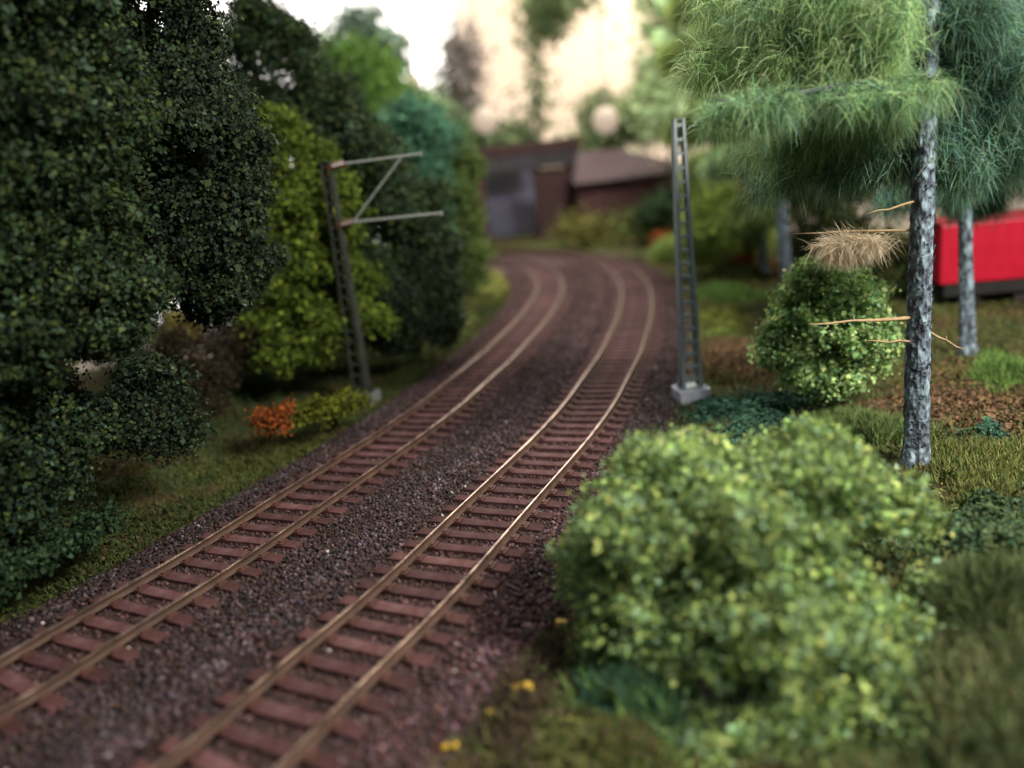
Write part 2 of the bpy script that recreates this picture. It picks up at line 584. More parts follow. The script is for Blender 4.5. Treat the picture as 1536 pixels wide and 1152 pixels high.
# ---------------------------------------------------------------- tracks
def rail_material():
    mt, nt, b = material('rusty_rail')
    g = nt.nodes.new('ShaderNodeNewGeometry')
    sp = nt.nodes.new('ShaderNodeSeparateXYZ'); nt.links.new(g.outputs['Position'], sp.inputs[0])
    mr = nt.nodes.new('ShaderNodeMapRange'); mr.inputs[1].default_value = -0.012; mr.inputs[2].default_value = -0.004
    nt.links.new(sp.outputs['Z'], mr.inputs[0])
    n = nt.nodes.new('ShaderNodeTexNoise'); n.inputs['Scale'].default_value = 2.2; n.inputs['Detail'].default_value = 6
    nt.links.new(g.outputs['Position'], n.inputs['Vector'])
    r = nt.nodes.new('ShaderNodeValToRGB'); r.color_ramp.elements[0].position = .3; r.color_ramp.elements[1].position = .7
    r.color_ramp.elements[0].color = (0.040, 0.018, 0.010, 1); r.color_ramp.elements[1].color = (0.085, 0.042, 0.024, 1)
    nt.links.new(n.outputs['Fac'], r.inputs[0])
    r2 = nt.nodes.new('ShaderNodeValToRGB'); r2.color_ramp.elements[0].position = .35; r2.color_ramp.elements[1].position = .75
    r2.color_ramp.elements[0].color = (0.075, 0.040, 0.025, 1); r2.color_ramp.elements[1].color = (0.42, 0.30, 0.23, 1)
    nt.links.new(n.outputs['Fac'], r2.inputs[0])
    mx = nt.nodes.new('ShaderNodeMix'); mx.data_type = 'RGBA'
    nt.links.new(mr.outputs[0], mx.inputs[0]); nt.links.new(r.outputs[0], mx.inputs[6]); nt.links.new(r2.outputs[0], mx.inputs[7])
    nt.links.new(mx.outputs[2], b.inputs['Base Color'])
    m2 = nt.nodes.new('ShaderNodeMath'); m2.operation = 'MULTIPLY'; m2.inputs[1].default_value = 0.85
    nt.links.new(mr.outputs[0], m2.inputs[0]); nt.links.new(m2.outputs[0], b.inputs['Metallic'])
    rr = nt.nodes.new('ShaderNodeMapRange'); rr.inputs[3].default_value = 0.75; rr.inputs[4].default_value = 0.28
    nt.links.new(mr.outputs[0], rr.inputs[0]); nt.links.new(rr.outputs[0], b.inputs['Roughness'])
    return mt


RAIL = rail_material()
SLEEP = noise_mat('sleeper_plastic', [(0.042, 0.018, 0.016), (0.075, 0.032, 0.030), (0.115, 0.060, 0.060)], 2.6, 0.85, 0.25, 25, spec=0.12, bdist=0.02)
_nt = SLEEP.node_tree
_oi = _nt.nodes.new('ShaderNodeObjectInfo'); _hs = _nt.nodes.new('ShaderNodeHueSaturation')
_mr = _nt.nodes.new('ShaderNodeMapRange'); _mr.inputs[3].default_value = 0.62; _mr.inputs[4].default_value = 1.25
_b = _nt.nodes['Principled BSDF']; _lk = _b.inputs['Base Color'].links[0].from_socket
_nt.links.new(_oi.outputs['Random'], _mr.inputs[0]); _nt.links.new(_mr.outputs[0], _hs.inputs['Value'])
_nt.links.new(_lk, _hs.inputs['Color']); _nt.links.new(_hs.outputs[0], _b.inputs['Base Color'])
CHAIR = noise_mat('chair_brown', [(0.050, 0.020, 0.014), (0.085, 0.036, 0.026)], 6, 0.7, 0.1)


def sleeper_mesh():
    mb = MB()
    mb.box((0, 0, -0.255), (2.62, 0.27, 0.17), taper=0.97)
    for sx in (-1, 1):
        mb.box((sx * 0.7525, 0, -0.151), (0.40, 0.24, 0.034), mi=1)
        for k in (-1, 1):
            mb.box((sx * 0.7525 + k * 0.125, 0, -0.118), (0.06, 0.15, 0.034), mi=1)
    o = mb.build('sleeper', [SLEEP, CHAIR], bevel=0)
    me = o.data
    bpy.data.objects.remove(o)
    return me


def make_track(C, label, k0):
    t = thing('railway_track', label, 'railway track', (float(C[40][0]), float(C[40][1]), -0.34), 0, 'railway tracks')
    base = t.location.copy()
    prof = [(-.070, -.160), (.070, -.160), (.070, -.142), (.012, -.120), (.012, -.050), (.031, -.036), (.031, -.007), (.024, 0.0), (-.024, 0.0),
            (-.031, -.007), (-.031, -.036), (-.012, -.050), (-.012, -.120), (-.070, -.142)]
    for sgn in (-1, 1):
        cols = []
        for (u, z) in prof:
            P = offset(C, sgn * 0.7525 + u)
            cols.append(np.column_stack([P, np.full(len(P), z)]))
        V = np.stack(cols, 1); ns, nu = V.shape[:2]
        i = np.arange(ns - 1)[:, None] * nu; j = np.arange(nu)[None]
        F = np.stack([(i + j), (i + (j + 1) % nu), (i + nu + (j + 1) % nu), (i + nu + j)], 2).reshape(-1, 4)
        o = mesh_np('rail', V.reshape(-1, 3), F[:, ::-1], RAIL, t)
        rebase(o, base)
    me = sleeper_mesh()
    tg = np.gradient(C, axis=0)
    step = 0.570 / 0.25
    q = k0; n = 0; rest = []
    while q < len(C) - 2:
        k = int(q); f = q - k
        p = C[k] * (1 - f) + C[k + 1] * f
        a = math.atan2(tg[k][1], tg[k][0]) - math.pi / 2 + random.uniform(-.008, .008)
        if n < 100:
            o = bpy.data.objects.new('sleeper', me)
            COL.objects.link(o); o.parent = t
            o.location = Vector((p[0], p[1], random.uniform(-.006, .004))) - base
            o.rotation_euler = (0, 0, a)
        else:
            rest.append((p, a))
        q += step; n += 1
    mb = MB()
    for p, a in rest:
        R3 = Matrix.Rotation(a, 3, 'Z')
        mb.box((p[0], p[1], -0.255), (2.62, 0.27, 0.17), R3, 0.97)
    o = mb.build('distant_sleepers', [SLEEP, CHAIR], t); o['kind'] = 'stuff'
    rebase(o, base)
    return t


def first_in_view(C, y):
    return float(np.where(C[:, 1] > y)[0][0])


make_track(CR, 'right hand rusty track with purple brown sleepers, nearer the leafy foreground bush', first_in_view(CR, 6.8))
make_track(CL, 'left hand rusty track beside the grass bank under the dark trees', first_in_view(CL, 8.0))

# ---------------------------------------------------------------- catenary masts
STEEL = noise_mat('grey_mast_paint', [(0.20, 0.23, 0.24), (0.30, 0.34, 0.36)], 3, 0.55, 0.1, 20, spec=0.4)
STEEL_D = noise_mat('dark_mast_paint', [(0.018, 0.021, 0.016), (0.040, 0.044, 0.034)], 3, 0.65, 0.1, 20, spec=0.3)  # much darker tones than the other mast's paint
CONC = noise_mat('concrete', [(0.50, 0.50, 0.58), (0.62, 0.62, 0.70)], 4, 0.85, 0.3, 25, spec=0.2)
CONC_D = noise_mat('dark_concrete', [(0.10, 0.105, 0.11), (0.19, 0.19, 0.20)], 4, 0.85, 0.3, 25, spec=0.2)  # darker grey than the base of the other mast
BROWN = noise_mat('insulator_brown', [(0.06, 0.018, 0.012), (0.11, 0.035, 0.022)], 8, 0.35, 0.05, spec=0.5)
TUBE = noise_mat('pale_tube', [(0.20, 0.22, 0.19), (0.32, 0.34, 0.30)], 6, 0.5, 0.1, spec=0.4)


def lattice(parent, H, wb, wt, depth, mat, nr, z0):
    mb = MB()
    for s in (-1, 1):
        a = [(s * wb / 2 - .05, -depth / 2), (s * wb / 2 + .05, -depth / 2), (s * wb / 2 + .05, depth / 2), (s * wb / 2 - .05, depth / 2)]
        d2 = depth * 0.6
        b = [(s * wt / 2 - .04, -d2 / 2), (s * wt / 2 + .04, -d2 / 2), (s * wt / 2 + .04, d2 / 2), (s * wt / 2 - .04, d2 / 2)]
        # U profile: two flanges and a web, open inwards
        for (i0, i1) in ((0, 1), (3, 2)):
            sg = 1 if i0 == 0 else -1
            vs = [Vector((*a[i0], z0)), Vector((*a[i1], z0)), Vector((a[i1][0], a[i1][1] + sg * .02, z0)), Vector((a[i0][0], a[i0][1] + sg * .02, z0)),
                  Vector((*b[i0], H)), Vector((*b[i1], H)), Vector((b[i1][0], b[i1][1] + sg * .02, H)), Vector((b[i0][0], b[i0][1] + sg * .02, H))]
            mb.add(vs, [(0, 1, 2, 3), (4, 7, 6, 5), (0, 4, 5, 1), (1, 5, 6, 2), (2, 6, 7, 3), (3, 7, 4, 0)])
        xo = s * wb / 2 + s * .05; xt = s * wt / 2 + s * .04
        vs = [Vector((xo, -depth / 2 + .021, z0)), Vector((xo, depth / 2 - .021, z0)), Vector((xo - s * .02, depth / 2 - .021, z0)), Vector((xo - s * .02, -depth / 2 + .021, z0)),
              Vector((xt, -d2 / 2 + .021, H)), Vector((xt, d2 / 2 - .021, H)), Vector((xt - s * .02, d2 / 2 - .021, H)), Vector((xt - s * .02, -d2 / 2 + .021, H))]
        mb.add(vs, [(0, 1, 2, 3), (4, 7, 6, 5), (0, 4, 5, 1), (1, 5, 6, 2), (2, 6, 7, 3), (3, 7, 4, 0)])
    for k in range(nr):
        t = (k + 0.6) / nr
        z = z0 + (H - z0) * t
        w = wb + (wt - wb) * (t) - 0.06; d = depth + (depth * .6 - depth) * t
        for sy in (-1, 1):
            mb.box((0, sy * (d / 2 - .035), z), (w, 0.022, 0.085))
    mb.box((0, 0, H + 0.012), (wt + .09, depth * .6 + .01, 0.02))
    return mb.build('lattice_post', mat, parent)


def mast(label, px, py, H, rz, steel, conc, arms=False, zb=-0.05, wb=0.44, wt=0.24):
    p = at(px, py, -0.3)
    t = thing('catenary_mast', label, 'catenary mast', (p.x, p.y, -0.45), rz, 'catenary masts')
    mb = MB(); mb.box((0, 0, 0.19), (0.98, 0.86, 0.58), taper=0.96)
    mb.build('concrete_base', conc, t, bevel=0.02)
    z0 = 0.48
    mb = MB(); mb.box((0, 0, z0 + 0.02), (0.80, 0.66, 0.04))
    mb.build('base_plate', steel, t)
    lattice(t, H, wb, wt, 0.40, steel, int((H - z0) / 0.37), z0 + 0.04)
    for s in (-1, 1):
        mb = MB()
        x0 = s * (wb / 2 + .053)
        mb.add([(x0, -.02, z0 + .042), (x0 + s * .15, -.02, z0 + .042), (x0, -.02, z0 + .42), (x0, .02, z0 + .042), (x0 + s * .15, .02, z0 + .042), (x0, .02, z0 + .42)],
               [(0, 1, 2), (3, 5, 4), (0, 3, 4, 1), (1, 4, 5, 2), (2, 5, 3, 0)])
        mb.build('gusset', steel, t)
    if arms:
        for (zz, ln) in ((H - 0.12, 3.1), (H - 1.95, 3.55)):
            ins = MB()
            x0 = wt / 2 + 0.03
            ins.tube([(x0, 0, zz - .05), (x0 + .5, 0, zz)], 0.045, 8)
            for q in range(5):
                c = Vector((x0 + .1 + q * .085, 0, zz - .04 + q * .008))
                ins.tube([c, c + Vector((.035, 0, .003))], [0.12, 0.085], 10)
            ins.build('insulator', BROWN, t, smooth=False)
            cl = MB(); cl.box((x0 - .02, 0, zz - .05), (.10, .30, .16)); cl.build('bracket', BROWN, t)
            a = MB(); a.tube([(x0 + .47, 0, zz), (x0 + ln, 0, zz + 0.02)], 0.042, 8)
            a.box((x0 + ln, 0, zz + 0.02), (.05, .10, .13))
            a.build('cantilever_arm', TUBE, t)
        b = MB(); b.tube([(wt / 2 + .55, 0, H - 1.90), (wt / 2 + 2.45, 0, H - .16)], 0.035, 8)
        b.build('brace', TUBE, t)
    return t


mast('dark lattice mast with cantilever arms, before the lime green shrub', 546, 602, 8.15, math.radians(-18), STEEL_D, CONC_D, arms=True)
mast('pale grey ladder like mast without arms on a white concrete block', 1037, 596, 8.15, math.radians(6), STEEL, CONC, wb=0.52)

# ---------------------------------------------------------------- trees on the left
DARK = [(0.025, 0.045, 0.018), (0.042, 0.068, 0.024), (0.015, 0.026, 0.012), (0.060, 0.078, 0.022), (0.045, 0.075, 0.045)]
DARK2 = [(0.024, 0.038, 0.019), (0.038, 0.055, 0.025), (0.014, 0.023, 0.013), (0.050, 0.062, 0.024), (0.04, 0.06, 0.04)]
LIME = [(0.075, 0.115, 0.016), (0.11, 0.155, 0.022), (0.050, 0.085, 0.014), (0.15, 0.19, 0.026)]
TEAL = [(0.09, 0.22, 0.13), (0.13, 0.28, 0.17), (0.06, 0.15, 0.09)]
MIDG = [(0.075, 0.12, 0.04), (0.10, 0.15, 0.05), (0.055, 0.09, 0.03)]


def base_at(px, py, z=-0.35):
    p = at(px, py, z); return (p.x, p.y, gh(p.x, p.y) - 0.05)


tree('broadleaf_tree', 'tallest dark broadleaf tree at the left edge, its crown running out of the photo', 'tree', base_at(20, 800),
     [lobe(20, 60, 15.6, 150, 140), lobe(-20, 260, 15.2, 150, 150), lobe(90, 300, 15.6, 120, 170), lobe(110, 150, 16, 130, 130), lobe(60, 470, 15.0, 130, 90), lobe(-60, 560, 14.6, 110, 120), lobe(150, 440, 15.8, 90, 80), lobe(30, -120, 16, 160, 120)],
     4200, 34, 0.14, 0.105, DARK, 0.25, fill=0.45, clvar=.3)
tree('broadleaf_tree', 'dark broadleaf tree with a bluish grey trunk, white gaps showing through its crown', 'tree', base_at(196, 640),
     [lobe(290, 180, 19.5, 100, 110), lobe(220, 330, 19, 110, 110), lobe(315, 360, 19.5, 85, 90), lobe(165, 40, 20, 50, 50), lobe(285, 20, 20, 42, 55), lobe(275, 110, 20, 50, 55), lobe(345, 245, 20, 60, 75), lobe(230, -60, 20, 90, 60), lobe(120, 440, 19, 70, 60), lobe(355, 400, 20.5, 50, 50), lobe(250, 420, 20, 60, 40), lobe(310, 455, 20.5, 40, 26), lobe(130, 500, 19.5, 60, 40)],
     4000, 32, 0.16, 0.115, DARK2, 0.24, fill=.45, clvar=.3, tmat=noise_mat('blue_grey_bark', [(0.05, 0.07, 0.075), (0.16, 0.20, 0.21)], 7, 0.8, 0.5, 20))
tree('broadleaf_tree', 'dark round topped tree behind the lime shrub, pale light above it', 'tree', base_at(430, 490),
     [lobe(405, 60, 32, 66, 60), lobe(355, 130, 32, 40, 60), lobe(375, 40, 32, 36, 44), lobe(440, 105, 32, 46, 66), lobe(400, 190, 32.5, 66, 56), lobe(480, 200, 33, 50, 50), lobe(420, 320, 33, 80, 90)],
     1900, 34, 0.20, 0.135, DARK, 0.22, fill=.45, clvar=.3)
tree('broadleaf_tree', 'dark sloping crowned tree behind the mast and its arms', 'tree', base_at(560, 520),
     [lobe(530, 230, 31, 58, 62), lobe(585, 300, 31, 55, 60), lobe(560, 400, 31, 70, 70), lobe(500, 160, 32, 40, 40), lobe(630, 340, 31, 50, 60), lobe(470, 190, 32, 45, 50)],
     2000, 32, 0.21, 0.145, DARK, 0.22, fill=.45, clvar=.3)
tree('round_tree', 'low dense dark green tree just right of the arm mast', 'tree', base_at(625, 525),
     [lobe(605, 455, 30.5, 70, 62), lobe(640, 400, 31, 48, 60), lobe(655, 460, 31, 38, 55), lobe(590, 500, 30, 50, 30)],
     1400, 34, 0.20, 0.135, DARK2, 0.2, fill=.4, clvar=.3)
tree('shrub_tree', 'tall lime green shrub behind the mast with cantilever arms', 'tree', base_at(465, 560),
     [lobe(440, 235, 28.4, 42, 55), lobe(470, 300, 28.2, 48, 65), lobe(440, 340, 28, 52, 60), lobe(495, 375, 27.6, 46, 55), lobe(440, 440, 27.4, 52, 50), lobe(400, 490, 27, 50, 36), lobe(490, 480, 27.6, 58, 50), lobe(558, 480, 28, 30, 26), lobe(450, 525, 26.8, 64, 30), lobe(405, 190, 28.6, 28, 36), lobe(510, 300, 28.4, 34, 40), lobe(535, 430, 28, 32, 34), lobe(475, 250, 28.6, 34, 30)],
     1700, 30, 0.17, 0.135, LIME, 0.14, clvar=.3)
tree('broadleaf_tree', 'blurred teal green tree beyond the upper arm of the mast', 'tree', base_at(640, 470),
     [lobe(615, 205, 44, 42, 52), lobe(645, 240, 44, 42, 60), lobe(650, 320, 43, 45, 70), lobe(620, 180, 45, 30, 28)],
     700, 30, 0.34, 0.24, TEAL, 0.2)
tree('conical_tree', 'blurred slim yellow green tree at the bend above the left track', 'tree', base_at(695, 440),
     [lobe(692, 250, 44, 24, 45), lobe(694, 320, 43, 28, 60), lobe(700, 390, 43, 26, 45)],
     420, 30, 0.3, 0.2, [(0.10, 0.15, 0.04), (0.13, 0.18, 0.05)], 0.16)
tree('broadleaf_tree', 'far blurred bright green tree left of the white window light', 'tree', base_at(560, 450),
     [lobe(548, 140, 62, 44, 60), lobe(525, 110, 62, 30, 40), lobe(575, 170, 60, 40, 45)],
     300, 22, 0.9, 0.5, [(0.075, 0.15, 0.03), (0.11, 0.20, 0.04)], 0.25)
tree('broadleaf_tree', 'far blurred grey green treetop standing above the bright green one', 'tree', base_at(545, 440),
     [lobe(540, 55, 70, 34, 36), lobe(575, 85, 70, 34, 36), lobe(505, 80, 70, 26, 40), lobe(540, 160, 70, 50, 70)],
     300, 22, 0.9, 0.5, [(0.12, 0.18, 0.13), (0.17, 0.24, 0.17)], 0.3)

tree('broadleaf_tree', 'shaded tree filling the space behind the two tallest dark trees', 'tree', base_at(200, 470),
     [lobe(60, 250, 27, 120, 110), lobe(180, 300, 28, 110, 100), lobe(280, 330, 30, 80, 80), lobe(90, 100, 27, 110, 110), lobe(320, 200, 34, 60, 80), lobe(390, 420, 34, 70, 70), lobe(460, 440, 34, 60, 60), lobe(500, 400, 35, 50, 50), lobe(60, 400, 27, 80, 40), lobe(180, 520, 33, 60, 34), lobe(230, 480, 33, 50, 30)],
     1500, 32, 0.25, 0.16, DARK2, 0.25, fill=.4)

# undergrowth of the left bank
def bush(name, label, px, py, lobes, ncl, per, sig, leaf, cols, group=None, cat='bush', clvar=0.22):
    b = base_at(px, py)
    t = thing(name, label, cat, b, 0, group)
    mb = MB()
    for l in lobes:
        c = Vector(l[0])
        if len(lobes) > 12 and min(l[1]) < 0.75: continue
        for k in range(3):
            e = c + Vector((random.uniform(-.6, .6) * l[1][0], random.uniform(-.6, .6) * l[1][1], random.uniform(-.2, .5) * l[1][2]))
            mb.tube([Vector(b), Vector(b).lerp(e, .5) + Vector((0, 0, .1)), e], [0.035, 0.022, 0.010], 5, 0.1)
    o = mb.build('stem', M['bark'], t, smooth=True); rebase(o, t.location)
    crown('foliage', lobes, ncl, per, sig, leaf, cols, t, clvar=clvar)
    return t


bush('bush', 'large dark bush at the left edge below the tallest tree', 60, 800,
     [lobe(40, 690, 15.0, 80, 60), lobe(-20, 770, 14.4, 70, 60), lobe(110, 640, 16.8, 60, 50), lobe(20, 600, 15.6, 90, 70), lobe(90, 735, 15.2, 34, 24)], 1300, 30, 0.14, 0.105, DARK + [(0.03, 0.06, 0.045)], clvar=.4)
bush('low_plant', 'low dark leafy plants on the bank below the big dark bush', 60, 850,
     [lobe(30, 840, 14.0, 50, 22), lobe(95, 815, 14.8, 40, 20), lobe(150, 780, 15.6, 36, 18), lobe(-20, 870, 13.4, 50, 22)], 260, 22, 0.13, 0.10, [(0.022, 0.045, 0.02), (0.035, 0.062, 0.026)], cat='plant', clvar=.4)
bush('bush', 'dark blue green bush hiding the foot of the grey trunked tree', 230, 680,
     [lobe(235, 600, 18.5, 55, 60), lobe(190, 640, 17.8, 60, 50), lobe(260, 650, 18.4, 40, 34)], 420, 26, 0.20, 0.10, DARK2 + [(0.035, 0.065, 0.04)], clvar=.4)
bush('orange_bush', 'small bright orange bush on the grass bank left of the mast', 405, 650,
     [lobe(405, 628, 21.8, 26, 20), lobe(428, 612, 22, 12, 16), lobe(385, 632, 21.6, 20, 15), lobe(425, 640, 21.6, 15, 12)], 75, 16, 0.12, 0.085, [(0.26, 0.065, 0.014), (0.34, 0.095, 0.018), (0.17, 0.045, 0.014)], clvar=.4)
bush('yellow_bush', 'low yellow green bush between the orange bush and the mast', 500, 635,
     [lobe(480, 618, 22.4, 28, 20), lobe(515, 605, 23, 26, 18), lobe(540, 602, 23.4, 18, 12), lobe(455, 625, 22.2, 18, 14)], 170, 22, 0.10, 0.085, [(0.12, 0.135, 0.014), (0.16, 0.175, 0.018), (0.085, 0.10, 0.014)])
bush('yellow_bush', 'pale yellow shrub in the gap between the dark trees', 285, 510,
     [lobe(282, 485, 29, 26, 24), lobe(270, 505, 29, 30, 20)], 150, 22, 0.16, 0.11, [(0.26, 0.24, 0.06), (0.20, 0.17, 0.04)])
bush('brown_thicket', 'brown leafless looking thicket under the gap between dark trees', 280, 600,
     [lobe(280, 540, 26, 60, 50), lobe(340, 510, 26.5, 40, 40), lobe(310, 580, 25, 40, 35), lobe(255, 580, 25, 40, 35)], 420, 26, 0.18, 0.10, [(0.045, 0.034, 0.020), (0.065, 0.045, 0.026), (0.030, 0.024, 0.015)])
bush('bush', 'light green bush at the left edge seen through the gap under the crowns', 20, 520,
     [lobe(20, 430, 32, 60, 45), lobe(60, 470, 33, 50, 40)], 240, 24, 0.25, 0.16, MIDG)


# ---------------------------------------------------------------- ground cover (uncountable)
def patch_points(px, py, rx, ry, n, z=-0.35):
    """points on the ground inside the area seen as that ellipse; rx, ry in photo pixels"""
    c = at(px, py, z)
    a = at(px + rx, py, z) - c; b = at(px, py - ry, z) - c
    r = np.sqrt(rng.random(n)); th = rng.uniform(0, 6.28, n)
    ed = 0.82 + 0.22 * np.sin(3 * th + px) + 0.14 * np.sin(7 * th + py)
    st = rng.random(n) < 0.16
    r = np.where(st, r * 1.5, r)
    P = np.array([c.x, c.y])[None] + (r * ed * np.cos(th))[:, None] * np.array([a.x, a.y]) + (r * ed * np.sin(th))[:, None] * np.array([b.x, b.y])
    return P, r


def foam_patch(px, py, rx, ry, n, h, size, cols, lumps=None, label='', z=-0.35, name='ground_cover', blades=0.0, blen=0.3):
    P, r = patch_points(px, py, rx, ry, n, z)
    u = dist_course(P[:, 0], P[:, 1])
    ok = (u > UR + 0.0) | (u < UL - 0.0)
    P, r = P[ok], r[ok]; n = len(P)
    g = ground_h(P[:, 0], P[:, 1])
    top = h * np.clip(1 - r ** 2, 0, 1) ** 1.3 * (0.65 + 0.5 * vnoise(P[:, 0], P[:, 1], 3.5, int(px)))
    zz = g + np.maximum(top, 0.02) * rng.uniform(0.55, 1.05, n) + 0.02
    cen = np.column_stack([P, zz])
    nn = np.column_stack([rng.normal(size=(n, 2)) * .4, np.ones(n)])
    c = palette(n, cols, 0.22) * (1 + 0.3 * vnoise(P[:, 0], P[:, 1], 2.5, int(py)))[:, None]
    c = np.clip(c, 0.003, 0.9)
    if blades > 0:
        nb = int(n * blades)
        V, F, T = fibres(cen[:nb], nn[:nb] + rng.normal(size=(nb, 3)) * .35, blen, 0.028, c[:nb])
        V2, F2, T2 = leaves(cen[nb:], nn[nb:], size, c[nb:], 0.9)
        V, F, T = np.concatenate([V, V2]), np.concatenate([F, F2 + len(V)]), np.concatenate([T, T2])
    else:
        V, F, T = leaves(cen, nn, size, c, 0.9)
    o = mesh_np(name, V, F, M['foam'], None, T)
    return tag(o, label, 'ground cover', kind='stuff')


def strip_cover(u0, u1, y0, y1, n, size, blen, cols, label, blades=0.5):
    ks = np.where((CR[:, 1] > y0) & (CR[:, 1] < y1))[0]
    s = rng.uniform(ks[0], ks[-1], n); u = u0 + (u1 - u0) * rng.random(n) ** 1.2
    P = course_point(s, u)
    dens = vnoise(P[:, 0], P[:, 1], 1.6, 21) + vnoise(P[:, 0], P[:, 1], 4, 22) * .6
    k = rng.random(n) < np.clip(0.75 + dens, 0.15, 1)
    P = P[k]; n = len(P)
    g = ground_h(P[:, 0], P[:, 1])
    cen = np.column_stack([P, g + rng.uniform(0.0, 0.12, n)])
    nn = np.column_stack([rng.normal(size=(n, 2)) * .5, np.ones(n)])
    w = (0.5 + 0.9 * vnoise(P[:, 0], P[:, 1], 0.8, 5))[:, None]
    c1 = palette(n, cols[:len(cols) // 2]); c2 = palette(n, cols[len(cols) // 2:])
    c = np.clip(c1 * np.clip(w, 0, 1) + c2 * (1 - np.clip(w, 0, 1)), 0.003, .9)
    nb = int(n * blades)
    V, F, T = fibres(cen[:nb], nn[:nb] + rng.normal(size=(nb, 3)) * .4, blen, 0.028, c[:nb])
    V2, F2, T2 = leaves(cen[nb:], nn[nb:], size, c[nb:], 0.9)
    o = mesh_np('grass', np.concatenate([V, V2]), np.concatenate([F, F2 + len(V)]), M['foam'], None, np.concatenate([T, T2]))
    return tag(o, label, 'grass', kind='stuff')


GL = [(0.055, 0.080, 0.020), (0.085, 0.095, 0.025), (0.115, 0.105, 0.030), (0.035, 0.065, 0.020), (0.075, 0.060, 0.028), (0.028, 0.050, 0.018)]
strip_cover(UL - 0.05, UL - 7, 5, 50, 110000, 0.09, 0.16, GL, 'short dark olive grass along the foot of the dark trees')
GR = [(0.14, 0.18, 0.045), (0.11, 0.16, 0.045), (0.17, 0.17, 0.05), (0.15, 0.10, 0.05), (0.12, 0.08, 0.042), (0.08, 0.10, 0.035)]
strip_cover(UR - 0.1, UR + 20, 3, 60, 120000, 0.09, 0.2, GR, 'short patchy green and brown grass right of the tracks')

TEALG = [(0.055, 0.13, 0.08), (0.08, 0.17, 0.11), (0.04, 0.09, 0.06)]
BRN = [(0.19, 0.115, 0.06), (0.25, 0.155, 0.085), (0.13, 0.08, 0.045)]
OLV = [(0.18, 0.21, 0.045), (0.23, 0.25, 0.05), (0.14, 0.17, 0.04)]
GRN = [(0.12, 0.22, 0.055), (0.16, 0.26, 0.065)]
foam_patch(1130, 618, 130, 40, 16000, 0.55, 0.10, TEALG, label='blue green mossy cover at the foot of the pale mast')
foam_patch(1090, 535, 75, 38, 9000, 0.35, 0.10, BRN, label='dry brown heath between the pale mast and the round bush')
foam_patch(1080, 478, 55, 24, 5000, 0.5, 0.13, OLV, label='olive moss hump behind the pale mast')
foam_patch(1090, 440, 60, 14, 4000, 0.35, 0.13, GRN, label='fresh green grass strip behind the olive moss', blades=.6)
foam_patch(1085, 500, 60, 10, 4000, 0.3, 0.10, OLV + GRN, label='light green moss fringe before the olive hump')
foam_patch(1110, 412, 55, 16, 4000, 0.8, 0.16, [(0.10, 0.12, 0.035), (0.14, 0.15, 0.04)], label='dark olive mound near the far small trunks')
foam_patch(1200, 400, 90, 14, 4000, 0.35, 0.16, [(0.20, 0.09, 0.03), (0.14, 0.075, 0.035)], label='rust orange heath behind the round bush')
foam_patch(1430, 600, 160, 60, 14000, 0.25, 0.10, BRN + [(0.06, 0.045, 0.025)], label='brown leaf litter right of the thick trunk')
foam_patch(1510, 560, 60, 20, 6000, 0.35, 0.09, GRN, label='bright green grass patch at the right edge behind the thick trunk', blades=.8)
foam_patch(1290, 650, 90, 22, 7000, 0.35, 0.09, [(0.13, 0.19, 0.06), (0.17, 0.23, 0.08)], label='long green grass in front of the thick trunk', blades=.9, blen=.4)
foam_patch(1480, 650, 40, 22, 3000, 0.3, 0.10, TEALG, label='small blue green moss cushion at the right edge')
foam_patch(1470, 700, 90, 45, 9000, 0.25, 0.09, [(0.17, 0.20, 0.055), (0.21, 0.19, 0.065), (0.11, 0.16, 0.05)], label='yellowish tangled grass right of the thick trunk foot', blades=.8, blen=.22)
foam_patch(1480, 800, 130, 70, 16000, 0.6, 0.09, [(0.04, 0.08, 0.04), (0.07, 0.11, 0.05), (0.09, 0.12, 0.05)], label='dark green low thicket beside the foreground bush')
foam_patch(760, 1010, 90, 110, 9000, 0.12, 0.08, [(0.075, 0.05, 0.035), (0.11, 0.075, 0.05), (0.05, 0.035, 0.028), (0.09, 0.08, 0.04)], label='brown litter between the ballast and the foreground bush', blades=.5, blen=.15)
foam_patch(1470, 930, 80, 40, 5000, 0.5, 0.09, [(0.09, 0.13, 0.05), (0.14, 0.17, 0.07)], label='taller grass tuft right of the foreground bush', blades=.9, blen=.5)
foam_patch(915, 1100, 130, 60, 12000, 0.35, 0.09, [(0.10, 0.12, 0.03), (0.07, 0.09, 0.03), (0.10, 0.07, 0.04), (0.13, 0.14, 0.035)], label='yellow green moss at the lower edge before the foreground bush')
foam_patch(960, 1020, 70, 60, 6000, 0.3, 0.08, TEALG + GRN, label='dark green grass tuft under the foreground bush', blades=.9, blen=.4)
foam_patch(1500, 1010, 150, 150, 16000, 0.3, 0.08, [(0.15, 0.19, 0.08), (0.21, 0.20, 0.09), (0.08, 0.12, 0.05)], label='dull green grass in the lower right corner', blades=.7, blen=.35)
foam_patch(740, 420, 35, 26, 4000, 0.4, 0.16, [(0.25, 0.24, 0.06), (0.19, 0.21, 0.06)], label='yellow grass bank inside the far bend')
foam_patch(690, 480, 45, 26, 4000, 0.3, 0.13, [(0.15, 0.18, 0.05), (0.19, 0.20, 0.06)], label='olive grass bank left of the bending track')
foam_patch(370, 560, 45, 38, 8000, 0.7, 0.09, [(0.045, 0.085, 0.03), (0.035, 0.065, 0.028), (0.055, 0.06, 0.03)], label='long green grass under the lime shrub', blades=.9, blen=.45)
foam_patch(900, 352, 75, 12, 4000, 0.9, 0.28, [(0.20, 0.20, 0.06), (0.15, 0.17, 0.05)], label='blurred olive hummocks inside the far bend')

